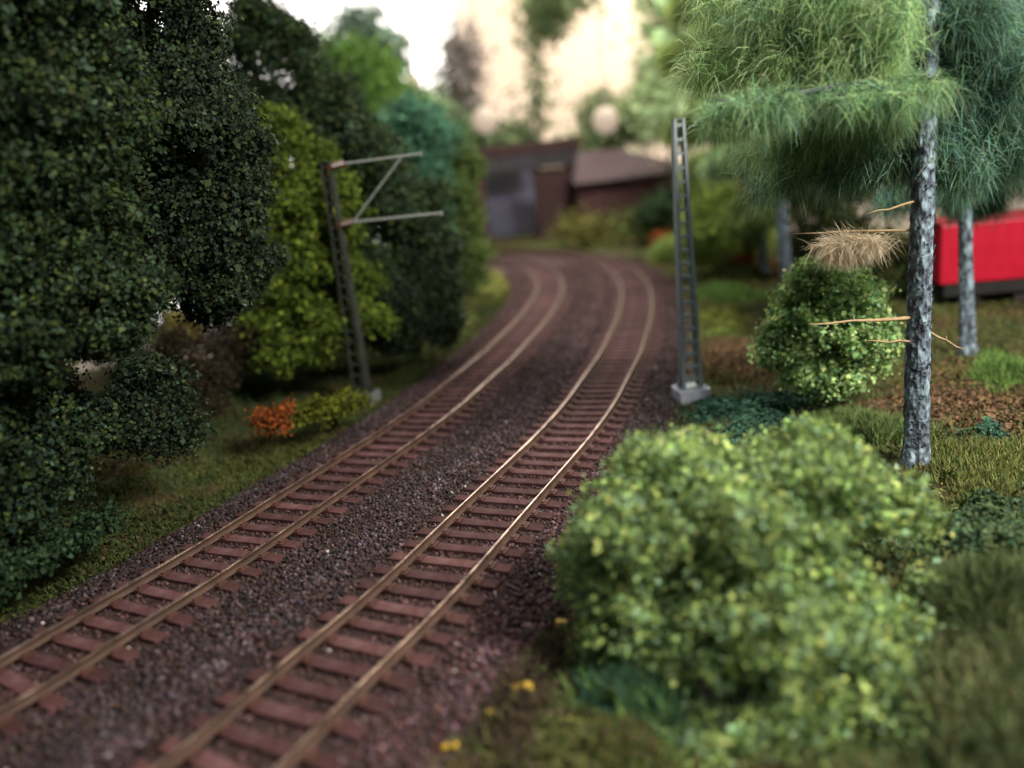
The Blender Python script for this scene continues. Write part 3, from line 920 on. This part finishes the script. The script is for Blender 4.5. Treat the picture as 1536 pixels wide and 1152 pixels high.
# yellow leaves lying on the bank
LEAFY = noise_mat('yellow_leaf', [(0.40, 0.24, 0.02), (0.55, 0.36, 0.03)], 9, 0.6, 0.1)


def fallen_leaf(label, px, py, s):
    p = at(px, py, -0.3)
    z = max(gh(p.x, p.y), -0.42) + 0.10
    t = thing('fallen_leaf', label, 'leaf', (p.x, p.y, z), random.uniform(0, 6), 'yellow leaves on the bank')
    for k in range(2):
        mb = MB(); n = 8; vs = [(0, 0, .02)]
        for i in range(n):
            a = 6.283 * i / n; r = s * (0.75 + 0.25 * math.cos(a)) * random.uniform(.85, 1.1)
            vs.append((r * math.cos(a), r * .7 * math.sin(a), .02 + 0.25 * s * abs(math.sin(a))))
        top = [(x, y, z + .012) for x, y, z in vs]
        mb.add(vs + top, [(0, 1 + (i + 1) % n, 1 + i) for i in range(n)] + [(n + 1, n + 2 + i, n + 2 + (i + 1) % n) for i in range(n)] + [(1 + i, 1 + (i + 1) % n, n + 2 + (i + 1) % n, n + 2 + i) for i in range(n)])
        o = mb.build('leaf_blade', LEAFY, t, smooth=True)
        o.location = (random.uniform(-.5, .5) * s, s * (k - .5) * 1.1, k * 0.02); o.rotation_euler = (random.uniform(-.3, .3), random.uniform(-.3, .3), k * 2)
    return t


fallen_leaf('largest yellow leaf on the dark earth left of the foreground bush', 783, 1032, 0.13)
fallen_leaf('yellow leaf touching the left side of the foreground bush', 842, 934, 0.08)
fallen_leaf('orange yellow leaf near the bottom edge of the photo', 676, 1118, 0.09)
fallen_leaf('tiny yellow leaf below the largest one', 737, 1072, 0.05)

# ---------------------------------------------------------------- bushes on the right
FG = [(0.25, 0.36, 0.10), (0.31, 0.42, 0.13), (0.20, 0.31, 0.11), (0.37, 0.43, 0.13), (0.23, 0.34, 0.19), (0.16, 0.24, 0.11)]
bush('leafy_bush', 'big blurred light green leafy bush filling the lower right foreground', 1110, 1120,
     [lobe(1060, 800, 11.0, 160, 130), lobe(1190, 740, 11.4, 120, 90), lobe(950, 840, 11.0, 88, 95), lobe(1010, 735, 11.6, 95, 68), lobe(945, 940, 10.4, 80, 75), lobe(1120, 930, 10.2, 160, 125),
      lobe(1300, 750, 11.8, 90, 44), lobe(1355, 765, 11.9, 46, 30), lobe(1235, 960, 10.0, 105, 105), lobe(1310, 925, 10.2, 60, 40), lobe(1350, 960, 10.0, 50, 50), lobe(1140, 1070, 9.4, 130, 90), lobe(1290, 1090, 9.2, 120, 110), lobe(1200, 690, 12, 90, 44), lobe(1402, 872, 10.8, 24, 14), lobe(1435, 892, 10.8, 20, 12), lobe(846, 835, 11, 16, 13), lobe(1395, 790, 11.8, 22, 16), lobe(1050, 1020, 9.8, 70, 55), lobe(1200, 1150, 9.0, 180, 60), lobe(1010, 1080, 9.6, 50, 40), lobe(1360, 1030, 9.6, 46, 44), lobe(1420, 1120, 8.9, 60, 50), lobe(890, 860, 10.9, 40, 50), lobe(1080, 1100, 8.9, 110, 50), lobe(1180, 1010, 9.6, 120, 70), lobe(1060, 980, 10.1, 80, 60)],
     6500, 18, 0.10, 0.092, FG, clvar=0.32)
bush('round_bush', 'round light green bush left of the thick lichen covered trunk', 1240, 600,
     [lobe(1240, 492, 20.8, 88, 84), lobe(1178, 515, 20.8, 40, 46), lobe(1302, 510, 20.6, 42, 54), lobe(1238, 562, 20.4, 62, 30), lobe(1222, 432, 21, 46, 34), lobe(1285, 440, 21, 34, 30)],
     1600, 26, 0.13, 0.12, [(0.27, 0.42, 0.16), (0.36, 0.52, 0.19), (0.18, 0.33, 0.15), (0.44, 0.55, 0.20)], clvar=.35)

# ---------------------------------------------------------------- larches
def lichen_bark():
    mt, nt, b = material('lichen_bark')
    tc = nt.nodes.new('ShaderNodeTexCoord')
    mp = nt.nodes.new('ShaderNodeMapping'); mp.inputs['Scale'].default_value = (1, 1, 0.55)
    nt.links.new(tc.outputs['Object'], mp.inputs[0])
    v = nt.nodes.new('ShaderNodeTexVoronoi'); v.inputs['Scale'].default_value = 9; v.inputs['Randomness'].default_value = 1
    n = nt.nodes.new('ShaderNodeTexNoise'); n.inputs['Scale'].default_value = 7; n.inputs['Detail'].default_value = 9
    nt.links.new(mp.outputs[0], v.inputs['Vector']); nt.links.new(mp.outputs[0], n.inputs['Vector'])
    r = nt.nodes.new('ShaderNodeValToRGB'); el = r.color_ramp.elements
    for _ in range(2): el.new(.5)
    for q, (p, c) in enumerate([(0.33, (0.040, 0.042, 0.052)), (0.46, (0.11, 0.13, 0.16)), (0.56, (0.19, 0.25, 0.29)), (0.72, (0.36, 0.48, 0.52))]):
        el[q].position = p; el[q].color = (*c, 1)
    nt.links.new(n.outputs['Fac'], r.inputs[0])
    nt.links.new(r.outputs[0], b.inputs['Base Color'])
    b.inputs['Roughness'].default_value = 0.85; b.inputs['Specular IOR Level'].default_value = 0.2
    bp = nt.nodes.new('ShaderNodeBump'); bp.inputs['Strength'].default_value = 1; bp.inputs['Distance'].default_value = 0.06
    ad = nt.nodes.new('ShaderNodeMath'); ad.operation = 'ADD'
    nt.links.new(v.outputs['Distance'], ad.inputs[0]); nt.links.new(n.outputs['Fac'], ad.inputs[1])
    nt.links.new(ad.outputs[0], bp.inputs['Height']); nt.links.new(bp.outputs[0], b.inputs['Normal'])
    return mt


LICH = lichen_bark()
DKB = noise_mat('dark_larch_bough', [(0.03, 0.034, 0.04), (0.10, 0.115, 0.13)], 6, .85, .4, 20)
TWIG = noise_mat('dead_tan_branch', [(0.25, 0.17, 0.08), (0.42, 0.30, 0.16)], 9, 0.8, 0.3, 20)
NG = [(0.26, 0.39, 0.17), (0.34, 0.48, 0.22), (0.18, 0.31, 0.15), (0.24, 0.41, 0.26)]
NG_LIGHT = [(0.36, 0.50, 0.22), (0.45, 0.58, 0.28), (0.28, 0.42, 0.17)]


def rough_trunk(parent, base, top, r0, r1, mat, flakes=0):
    """trunk with an uneven skin, plus bark flakes standing off it, in one mesh"""
    base, top = Vector(base), Vector(top)
    n, K = 22, max(20, int((top - base).length / 0.12))
    ax = (top - base).normalized(); a = ax.orthogonal().normalized(); c = ax.cross(a)
    mb = MB()
    for i in range(K):
        t = i / (K - 1); p = base.lerp(top, t)
        R = r0 + (r1 - r0) * t + (0.30 * r0 * max(0, 1 - t * K / 5))
        for k in range(n):
            an = 6.2832 * k / n
            r = R * (1 + 0.06 * math.sin(3 * an + t * 9) + random.uniform(-.07, .07))
            mb.v.append(tuple(p + (a * math.cos(an) + c * math.sin(an)) * r))
    for i in range(K - 1):
        for k in range(n):
            mb.f.append((i * n + k, i * n + (k + 1) % n, (i + 1) * n + (k + 1) % n, (i + 1) * n + k)); mb.mi.append(0)
    for _ in range(flakes):
        t = random.random(); p = base.lerp(top, t); an = random.uniform(0, 6.28)
        R = (r0 + (r1 - r0) * t); d = a * math.cos(an) + c * math.sin(an); e = ax.cross(d)
        q = p + d * R * 1.03; s = random.uniform(.03, .085)
        lift = d * random.uniform(.01, .05)
        mb.add([q - e * s * .6, q + e * s * .6, q + e * s * .4 + ax * s + lift, q - e * s * .5 + ax * s * .9 + lift, q + d * .015 - e * s * .3], [(0, 1, 2, 3), (0, 4, 1)])
    o = mb.build('trunk', mat, parent)
    rebase(o, parent.location)
    return o


def larch_branch(parent, a, b, r, nf, flen, cols, spread=0.32, droop=1.0, sag=0.06, wmat=None, bare=0.08, width=0.02, name='branch', vj=0.17):
    """a branch of its own with its needle curtain as sub-part"""
    a, b = Vector(a), Vector(b); L = (b - a).length
    K = 9; pts = []; ph = random.uniform(0, 6)
    for i in range(K):
        t = i / (K - 1)
        p = a.lerp(b, t); p.z += math.sin(t * 3.14) * sag * L + 0.03 * math.sin(ph + t * 8)
        pts.append(p)
    mb = MB(); mb.tube(pts, [r * (1 - .75 * i / (K - 1)) for i in range(K)], 7, 0.18)
    subs = []
    ax = (b - a).normalized(); sd = ax.cross(Vector((0, 0, 1))).normalized()
    for k in range(int(8 + L * 5)):
        t = random.uniform(bare, 1); j = min(K - 2, int(t * (K - 1))); p = pts[j].lerp(pts[j + 1], t * (K - 1) - j)
        s = random.choice((-1, 1))
        e = p + (sd * s * random.uniform(.4, 1) + ax * random.uniform(.1, .6)).normalized() * (0.25 + spread * L * (1.1 - t) * random.uniform(.4, 1.1)) + Vector((0, 0, random.uniform(-.35, .1)))
        mb.tube([p, p.lerp(e, .5), e], [r * .35, r * .25, r * .1], 5)
        subs.append((p, e))
    o = mb.build(name, wmat or LICH, parent, smooth=True); rebase(o, parent.location)
    seg = [(pts[i], pts[i + 1]) for i in range(int(bare * K), K - 1)] + subs * 2
    A = np.array([list(s[0]) for s in seg]); B = np.array([list(s[1]) for s in seg])
    w = np.linalg.norm(B - A, axis=1); k = rng.choice(len(seg), nf, p=w / w.sum())
    t = rng.random(nf)[:, None]
    P = A[k] * (1 - t) + B[k] * t + rng.normal(size=(nf, 3)) * np.array([.15, .15, vj]) - np.array([0, 0, .04 + vj])
    D = unit(rng.normal(size=(nf, 3))) * 1.0 + np.array([0, 0, -droop]) + np.array(list(ax)) * .35
    c = palette(nf, cols, 0.28) * (1 + .38 * np.sin(k * 2.3))[:, None]
    V, F, T = fibres(P, D, flen, width, np.clip(c, .003, .9), sag=0.25)
    q = mesh_np('needles', V, F, M['needle'], o, T)
    rebase(q, parent.location)
    return o


# the thick trunk in front
tb = base_at(1373, 690)
Y1 = tb[1]
big = thing('larch_tree', 'larch with the thickest lichen covered trunk, at the right, its needle curtains hanging low', 'tree', tb)
ttop = pt(1402, -330, Y1 + 0.15)
rough_trunk(big, tb, ttop, 0.26, 0.17, LICH, 900)


def on_trunk(py, tr_base, tr_top, Y):
    b, t = Vector(tr_base), Vector(tr_top)
    best = min((abs(0.0 + proj_y(b.lerp(t, k / 200)) - py), k / 200) for k in range(201))[1]
    return b.lerp(t, best)


def proj_y(p):
    q = Vector(p) - Vector((0, 0, CAM_H)); return 576 - FPX * q.dot(_U) / q.dot(_F)


def br(py, ex, ey, eY, r, nf, flen, cols, **k):
    larch_branch(big, on_trunk(py, tb, ttop, Y1), pt(ex, ey, eY), r, nf, flen, cols, **k)


NGT = [(0.16, 0.28, 0.17), (0.21, 0.33, 0.20), (0.11, 0.21, 0.14), (0.15, 0.30, 0.25)]
for (py, ex, ey, dy, r, nf, fl, cc, sp) in (
        (108, 1085, 150, -1.3, .10, 14000, .55, NG, .26), (85, 1040, 75, 1.6, .06, 12000, .55, NG_LIGHT, .30), (20, 1120, -5, .6, .06, 11000, .5, NG_LIGHT + NG, .32),
        (-30, 1040, -20, 2.2, .06, 10000, .5, NG_LIGHT, .32), (100, 1230, 60, 2.8, .05, 9000, .5, NG, .4), (120, 1100, 215, 2.4, .05, 12000, .55, NG + NG_LIGHT, .34),
        (115, 1200, 175, .9, .05, 10000, .5, NG, .4), (150, 1260, 235, 1.8, .05, 10000, .5, NGT, .4), (60, 1200, 80, 1.0, .05, 9000, .5, NG, .35), (10, 1250, 10, 1.8, .05, 8000, .5, NG, .4),
        (110, 1580, 150, .4, .06, 12000, .55, NGT, .32), (60, 1620, 100, 1.8, .06, 11000, .55, NGT, .35), (0, 1560, 20, .4, .06, 10000, .5, NGT, .35),
        (150, 1500, 215, 1.6, .05, 10000, .5, NGT, .42), (-60, 1480, -50, 1.6, .05, 8000, .5, NG, .4), (110, 1320, 190, .9, .04, 6000, .45, NGT, .4), (-60, 1280, -40, .6, .05, 8000, .5, NG, .4),
        (170, 1590, 225, 2.6, .05, 9000, .5, NGT, .36), (190, 1150, 255, 3.0, .04, 9000, .5, NG + NGT, .4), (150, 1290, 130, 1.4, .04, 8000, .5, NG, .5), (60, 1120, 30, 1.2, .05, 9000, .5, NG_LIGHT + NG, .35), (190, 1450, 240, .9, .04, 7000, .45, NGT, .5)):
    larch_branch(big, on_trunk(py, tb, ttop, Y1), pt(ex, ey, Y1 + dy), r, int(nf * .72), fl, cc, spread=sp, width=.014, droop=.5, sag=-.015 if py == 108 else .04, wmat=DKB, vj=.05 if py == 108 else .22)
# dead tan side branches
for (py, ex, ey, dy, r) in ((478, 1212, 486, -.3, .05), (512, 1300, 512, -.2, .035), (490, 1446, 526, -.3, .035), (345, 1190, 352, .6, .03), (300, 1300, 320, -.2, .03), (232, 1500, 262, .3, .025)):
    mb = MB(); a = on_trunk(py, tb, ttop, Y1); b = pt(ex, ey, Y1 + dy)
    q = [a.lerp(b, t) + Vector((random.uniform(-.03, .03), 0, random.uniform(-.03, .03))) for t in (0, .2, .4, .6, .8, 1)]
    mb.tube(q, [r, r * .8, r * .8, r * .55, r * .5, r * .2], 7, .2)
    for k in range(3):
        p = q[1 + k]; mb.tube([p, p + Vector((random.uniform(-.15, .15), 0, random.uniform(-.12, .12)))], [r * .4, r * .15], 5)
    o = mb.build('dead_branch', TWIG, big, smooth=True); rebase(o, big.location)
# the beige tuft on the second dead branch
n = 3000
P0 = np.array([list(pt(1280, 362, Y1 + .2))]) + rng.normal(size=(n, 3)) * np.array([0.28, .10, .045])
V, F, T = fibres(P0, unit(rng.normal(size=(n, 3))) * .9 + np.array([-.35, 0, -.6]), 0.48, 0.012, palette(n, [(0.60, 0.50, 0.35), (0.48, 0.38, 0.25), (0.68, 0.60, 0.46)], .15), .1)
o = mesh_np('dry_tuft', V, F, M['needle'], big, T); rebase(o, big.location)


for (x, y, dy, w, hgt) in ((1250, 38, .9, .22, .25), (1292, 72, .6, .16, .2), (1460, 345, .6, .0, .2)):
    if w:
        n = 900
        P0 = np.array([list(pt(x, y, Y1 + dy))]) + rng.normal(size=(n, 3)) * np.array([w, .08, .04])
        V, F, T = fibres(P0, unit(rng.normal(size=(n, 3))) + np.array([0, -.4, -.3]), hgt, 0.016, palette(n, [(0.46, 0.33, 0.14), (0.38, 0.26, 0.10)], .15), .1)
        o = mesh_np('dry_tuft', V, F, M['needle'], big, T); rebase(o, big.location)


def larch(label, bx, by, tx, ty, r0, nbr, cols, flen, zmin, blen, nf, width=0.03, Yadd=0.0, seedphase=0.0, z_top=None, lean=None):
    b = base_at(bx, by); t = thing('larch_tree', label, 'tree', b, 0, 'smaller larches')
    top = pt(tx, ty, b[1] + Yadd)
    rough_trunk(t, b, top, r0, r0 * .4, LICH, 120)
    bb = Vector(b)
    for k in range(nbr):
        f = k / max(1, nbr - 1)
        z = zmin + (top.z - 0.2 - zmin) * f
        p = bb.lerp(top, (z - b[2]) / (top.z - b[2]))
        an = k * 2.4 + seedphase
        L = blen * (1 - .55 * f) * random.uniform(.8, 1.1)
        e = p + Vector((math.cos(an) * L, math.sin(an) * L, -0.12 * L + .25 * f))
        larch_branch(t, p, e, r0 * .25, nf, flen, cols, spread=.35, width=width)
    return t


larch('slim larch whose bluish trunk stands behind the round bush', 1183, 452, 1140, -150, 0.30, 13, NG + NG_LIGHT, 0.8, 6.0, 3.6, 4500, 0.04)
larch('larch with a dark straight trunk in front of the red wagon', 1452, 528, 1440, -100, 0.24, 12, NGT, 0.6, 4.9, 3.2, 4500, 0.026, seedphase=1)
larch('slim larch with a thin dark trunk behind the tip of the left hanging branch', 1147, 405, 1100, -120, 0.25, 12, [(0.32, 0.42, 0.13), (0.40, 0.50, 0.17), (0.22, 0.32, 0.10)], 1.0, 2.6, 4.0, 5500, 0.05, seedphase=2)
larch('far blurred light green larch right of the pale mast top', 1085, 385, 1045, -60, 0.25, 12, [(0.34, 0.44, 0.12), (0.42, 0.52, 0.16), (0.24, 0.33, 0.09)], 1.1, 1.6, 4.0, 5500, 0.06, seedphase=3)

# dark spruces closing the view on the right
for (lab, bx, by, Ls) in (('dark spruce behind the beige tuft', 1290, 440, [lobe(1290, 330, 36, 60, 60), lobe(1270, 240, 37, 60, 60), lobe(1330, 400, 35, 45, 50)]),
                          ('dark spruce in the upper right corner behind the needle curtains', 1500, 430, [lobe(1500, 230, 36, 80, 80), lobe(1480, 100, 37, 90, 90), lobe(1420, 290, 36, 50, 30)]),
                          ('dark olive spruce behind the slim larch trunk', 1215, 420, [lobe(1215, 340, 38, 40, 60), lobe(1180, 250, 39, 50, 50)])):
    tree('spruce_tree', lab, 'tree', base_at(bx, by), Ls, 420, 30, 0.3, 0.17, [(0.03, 0.05, 0.02), (0.05, 0.07, 0.025), (0.07, 0.08, 0.02)], 0.25, group='dark spruces on the right')
bush('dark_bush', 'small round dark green bush left of the pale mast, blurred', 990, 345, [lobe(992, 318, 66, 26, 24)], 90, 26, .5, .3, [(0.03, 0.06, 0.025), (0.045, 0.08, 0.03)])
for lab, x, y, Yb in (('light yellow green bush between the pale mast and the far larches', 1075, 300, 52), ('pale green bush just right of the pale mast, blurred', 1050, 345, 46), ('light green bush under the slim larches', 1110, 330, 50)):
    bush('light_bush', lab, x, y + 60, [lobe(x, y, Yb, 30, 36), lobe(x + 15, y + 25, Yb, 34, 26), lobe(x - 12, y + 30, Yb, 24, 22)], 260, 24, .25, .18, [(0.30, 0.40, 0.09), (0.38, 0.46, 0.12)], group='light bushes beyond the pale mast')
bush('orange_bush', 'small orange bush near the far larches', 1120, 388, [lobe(1118, 385, 48, 16, 6)], 40, 14, .16, .14, [(0.4, 0.09, 0.02)])
bush('olive_bush', 'blurred olive bush before the left end of the station house', 870, 365, [lobe(872, 345, 72, 34, 18), lobe(905, 350, 71, 30, 14)], 60, 14, .8, .4, [(0.14, 0.14, 0.04), (0.18, 0.18, 0.05)])
bush('olive_bush', 'blurred olive bush before the right part of the station house', 950, 355, [lobe(950, 335, 70, 30, 18), lobe(975, 345, 68, 26, 16)], 60, 14, .8, .4, [(0.10, 0.13, 0.04), (0.14, 0.17, 0.05)])
bush('orange_bush', 'blurred orange red bush beside the far bend', 1000, 365, [lobe(998, 360, 62, 16, 9)], 40, 16, .3, .22, [(0.35, 0.10, 0.03)])

# ---------------------------------------------------------------- red wagon behind the larches
def wagon():
    RED = noise_mat('red_paint', [(0.42, 0.004, 0.022), (0.50, 0.008, 0.030)], 2, 0.4, 0.05, spec=0.4)
    BLK = noise_mat('black_underframe', [(0.010, 0.010, 0.010), (0.025, 0.023, 0.02)], 5, 0.7, 0.2)
    PNK = noise_mat('pinkish_wheel', [(0.02, 0.015, 0.015), (0.04, 0.03, 0.03)], 5, 0.6, 0.1)
    p = at(1400, 470, -0.4)
    t = thing('goods_wagon', 'bright red covered wagon behind the trunks at the right edge', 'wagon', (p.x + 0.55, p.y + .4, -0.4), math.radians(-8))
    s = (p.y * 1.0) / 1150.0
    z1 = pt(1400, 432, p.y).z + .4; z2 = pt(1400, 342, p.y).z + .4
    mb = MB(); mb.box((5.2, 1.3, (z1 + z2) / 2), (10.6, 2.6, z2 - z1)); mb.build('body', RED, t, bevel=.06)
    mb = MB(); mb.box((5.2, 1.3, z2 + .06), (10.7, 2.5, .1)); mb.build('roof', noise_mat('dark_red_roof', [(0.20, 0.01, 0.015), (0.28, 0.015, 0.02)], 3, .6), t, bevel=.04)
    mb = MB(); mb.box((5.2, 1.3, z1 - .26), (10.2, 2.45, .5)); mb.box((5.2, 1.3, z1 - .62), (9.5, 1.2, .5)); mb.build('underframe', BLK, t)
    for x in (1.2, 3.2, 7.4, 9.4):
        for y in (.35, 2.25):
            w = MB(); w.tube([(x, y - .06, .38), (x, y + .06, .38)], .36, 20); w.build('wheel', PNK, t, smooth=False)
wagon()

# ---------------------------------------------------------------- far end: overbridge and station house
BR = noise_mat('red_brick', [(0.05, 0.021, 0.020), (0.085, 0.036, 0.034)], 1.2, .85, .3, 12)
BRD = noise_mat('dark_girder', [(0.022, 0.02, 0.024), (0.045, 0.04, 0.045)], 1, .7, .1)
LIL = noise_mat('lilac_grey_wall', [(0.36, 0.35, 0.55), (0.42, 0.41, 0.62)], .5, .85, .1)
ROOF = noise_mat('mauve_tiles', [(0.036, 0.021, 0.025), (0.058, 0.034, 0.040)], 1.5, .8, .3, 9)
ROOFD = noise_mat('brown_tiles', [(0.035, 0.016, 0.015), (0.06, 0.027, 0.024)], 1.5, .8, .3, 9)
PALE = noise_mat('pale_trim', [(0.20, 0.15, 0.15), (0.25, 0.19, 0.19)], 2, .7, .05)
DKW = noise_mat('dark_window', [(0.02, 0.02, 0.025), (0.04, 0.035, 0.04)], 2, .3, 0)


def quad_box(px0, py0, px1, py1, Y, depth):
    """box whose front face covers that span at distance Y; returns centre, size"""
    a = pt(px0, (py0 + py1) / 2, Y); b = pt(px1, (py0 + py1) / 2, Y)
    top = pt((px0 + px1) / 2, py0, Y).z; bot = pt((px0 + px1) / 2, py1, Y).z
    return ((a.x + b.x) / 2, Y + depth / 2, (top + bot) / 2), (b.x - a.x, depth, top - bot)


c, s = quad_box(706, 230, 870, 254, 84, 7)
br_t = thing('road_bridge', 'blurred dark road bridge over the tracks at the far end', 'bridge', (c[0], c[1], -0.5))
def child(mb, name, mat, par, bevel=0):
    o = mb.build(name, mat, par, bevel=bevel); rebase(o, par.location); return o
mb = MB(); mb.box(c, s); child(mb, 'deck', BRD, br_t)
mb = MB(); c2, s2 = quad_box(700, 214, 872, 232, 84.0, .4); mb.box(c2, s2); child(mb, 'parapet', PALE if False else ROOFD, br_t)
mb = MB(); c2, s2 = quad_box(706, 250, 730, 372, 84.3, 6); mb.box(c2, s2); child(mb, 'pier', BR, br_t)
mb = MB(); c2, s2 = quad_box(806, 250, 866, 372, 84.3, 6); mb.box(c2, s2); child(mb, 'pier', ROOFD, br_t)
c, s = quad_box(728, 250, 808, 378, 96, 1)
lw = MB(); lw.box(c, s); o = lw.build('lilac_wall', LIL); tag(o, 'blurred lilac blue wall seen under the far bridge', 'wall')

Yh = 78
c, s = quad_box(868, 262, 1046, 326, Yh, 7)
st = thing('station_house', 'blurred reddish brown house with a mauve roof beyond the bend', 'house', (c[0], c[1], -0.5))
mb = MB(); mb.box((c[0], c[1], (c[2] + s[2] / 2 - 0.6) / 2), (s[0], s[1], c[2] + s[2] / 2 + 0.6)); child(mb, 'wall', BR, st)
x0, x1 = c[0] - s[0] / 2 - .4, c[0] + s[0] / 2 + .4; y0, y1 = Yh - .5, Yh + 7.5
ze = c[2] + s[2] / 2 + 0.003; zr = pt(930, 222, Yh + 3.5).z
mb = MB(); ym = (y0 + y1) / 2; xr0 = x0 + 1.0; xr1 = x1 - 7.0
mb.add([(x0, y0, ze), (x1, y0, ze), (x1, y1, ze), (x0, y1, ze), (xr0, ym, zr), (xr1, ym, zr)], [(0, 1, 5, 4), (1, 2, 5), (2, 3, 4, 5), (3, 0, 4), (0, 3, 2, 1)])
child(mb, 'roof', ROOF, st)
mb = MB(); mb.box((c[0], y0 - .08, ze - .12), (s[0] + .8, .16, .2)); child(mb, 'gutter', PALE, st)
c, s = quad_box(1046, 262, 1120, 300, 74, 6)
sh = thing('shed', 'blurred dark brown shed right of the station house, behind the mast', 'shed', (c[0], c[1], -0.5))
mb = MB(); mb.box((c[0], c[1], (c[2] + s[2] / 2 - .6) / 2), (s[0], s[1], c[2] + s[2] / 2 + .6)); child(mb, 'wall', ROOFD, sh)
mb = MB(); mb.box((c[0], c[1], c[2] + s[2] / 2 + .15), (s[0] + .8, s[1] + .8, .25)); child(mb, 'roof', ROOF, sh)

# far soft trees between and above the buildings
FT = [(0.17, 0.22, 0.10), (0.22, 0.27, 0.13), (0.12, 0.17, 0.08)]
MAUVE = [(0.24, 0.21, 0.19), (0.19, 0.18, 0.15), (0.30, 0.26, 0.24)]
for lab, bx, Ls, cl, ncl in (
        ('blurred grey brown slender tree between the white and peach light', 690, [lobe(692, 80, 92, 22, 50), lobe(690, 130, 92, 28, 60), lobe(702, 180, 92, 38, 40), lobe(670, 190, 91, 40, 40)], MAUVE, 300),
        ('blurred olive tree splitting the peach light above the bridge', 800, [lobe(803, 10, 92, 15, 60), lobe(804, 90, 92, 15, 60), lobe(802, 160, 92, 17, 40), lobe(760, 212, 92, 50, 26), lobe(835, -4, 92, 60, 28), lobe(825, 40, 93, 30, 20), lobe(740, 225, 91, 46, 18)], FT, 380),
        ('blurred green tree under the peach light above the house', 900, [lobe(915, 188, 94, 44, 40), lobe(955, 180, 94, 36, 50), lobe(895, 165, 94, 20, 28), lobe(880, 225, 94, 46, 16), lobe(975, 130, 93, 22, 50)], FT, 380),
        ('blurred pale green tree right of the peach light', 1000, [lobe(1005, 120, 72, 36, 66), lobe(1035, 60, 72, 54, 76), lobe(1020, 175, 70, 50, 40), lobe(996, 20, 72, 28, 56), lobe(1070, 150, 70, 50, 70), lobe(1090, 60, 71, 60, 80), lobe(1010, -40, 72, 40, 50)], [(0.34, 0.46, 0.22), (0.40, 0.52, 0.27)], 600),
        ('blurred dark green low tree left of the bridge', 640, [lobe(640, 180, 88, 50, 44), lobe(610, 200, 86, 40, 50), lobe(690, 210, 88, 36, 34), lobe(600, 150, 87, 24, 26)], [(0.14, 0.22, 0.11), (0.20, 0.28, 0.14)], 380)):
    xx = pt(bx, 300, Ls[0][0][1]).x
    t = thing('broadleaf_tree', lab, 'tree', (xx, Ls[0][0][1], -.5), 0, 'far trees before the window')
    trunk(t, t.location, Vector(Ls[0][0]) - Vector((0, 0, 1)), .3, .12)
    crown('crown', [(l[0], tuple(q * .95 for q in l[1])) for l in Ls], int(ncl * .8), 16, 1.1, 0.62, cl, t, knobs=0, fill=.5)

# ---------------------------------------------------------------- the room beyond the layout
WALL = noise_mat('warm_plaster', [(0.70, 0.60, 0.50), (0.76, 0.66, 0.56)], .05, .9, 0)
mb = MB(); mb.box((0, 141, 20), (420, 1.5, 260)); o = mb.build('room_wall', WALL); tag(o, kind='structure')
c, s = quad_box(-900, -160, 760, 24, 139, .3)
wn = thing('window', 'bright overexposed white window behind the treetops at the top left', 'window', (c[0], c[1], c[2] - s[2] / 2))
PANE = emis_mat('bright_pane', (1.0, 0.97, 0.95), 2.2)
FRAME = noise_mat('white_frame', [(0.75, 0.74, 0.72), (0.8, 0.8, 0.78)], 1, .5, 0)
lo = pt(300, 480, 139).z
zc = (c[2] + s[2] / 2 + lo) / 2; hh = c[2] + s[2] / 2 - lo
xl = pt(-900, 100, 139).x; xr = pt(684, 100, 139).x
mb = MB(); mb.box(((xl + xr) / 2, 139.4, zc), (xr - xl, .3, hh)); child(mb, 'pane', PANE, wn)
mb = MB()
mb.box((xr + .8, 139, zc), (1.6, 1, hh + 2)); mb.box((xl - .8, 139, zc), (1.6, 1, hh + 2)); mb.box(((xl + xr) / 2, 139, zc - hh / 2 - .8), (xr - xl, 1, 1.6)); mb.box(((xl + xr) / 2, 139, zc + hh / 2 + .8), (xr - xl, 1, 1.6))
for k in (1, 2, 3): mb.box((xl + (xr - xl) * k / 4, 138.9, zc), (1.4, .8, hh))
child(mb, 'frame', FRAME, wn)

GLOW = emis_mat('bokeh_glow', (1.0, 0.78, 0.60), 0.48)  # glowing globes and cords added to stand in for blurred highlight discs
GLOW.node_tree.nodes['Principled BSDF'].inputs['Base Color'].default_value = (0.2, 0.16, 0.12, 1)
for lab, x, y, r in (('added warm bokeh disc at the lower left of the peach light, above the bridge', 728, 180, 22), ('added pale bokeh disc right of the lowest peach lobe', 908, 180, 22), ('added small whitish bokeh disc under the white window light', 620, 122, 13)):
    p = pt(x, y, 84); rr = r * 84 / 1150
    t = thing('bokeh_globe', lab, 'bokeh disc', tuple(p), 0, 'added bokeh discs far behind')
    me = bpy.data.meshes.new('bokeh_sphere'); bm = __import__('bmesh').new(); __import__('bmesh').ops.create_uvsphere(bm, u_segments=32, v_segments=18, radius=rr * .8); bm.to_mesh(me); bm.free()
    me.materials.append(GLOW); o = bpy.data.objects.new('bokeh_sphere', me); COL.objects.link(o); o.parent = t
    mb = MB(); mb.tube([(0, 0, rr * .8), (0, 0, 60)], .06, 6); mb.build('added_cord', PALE, t)
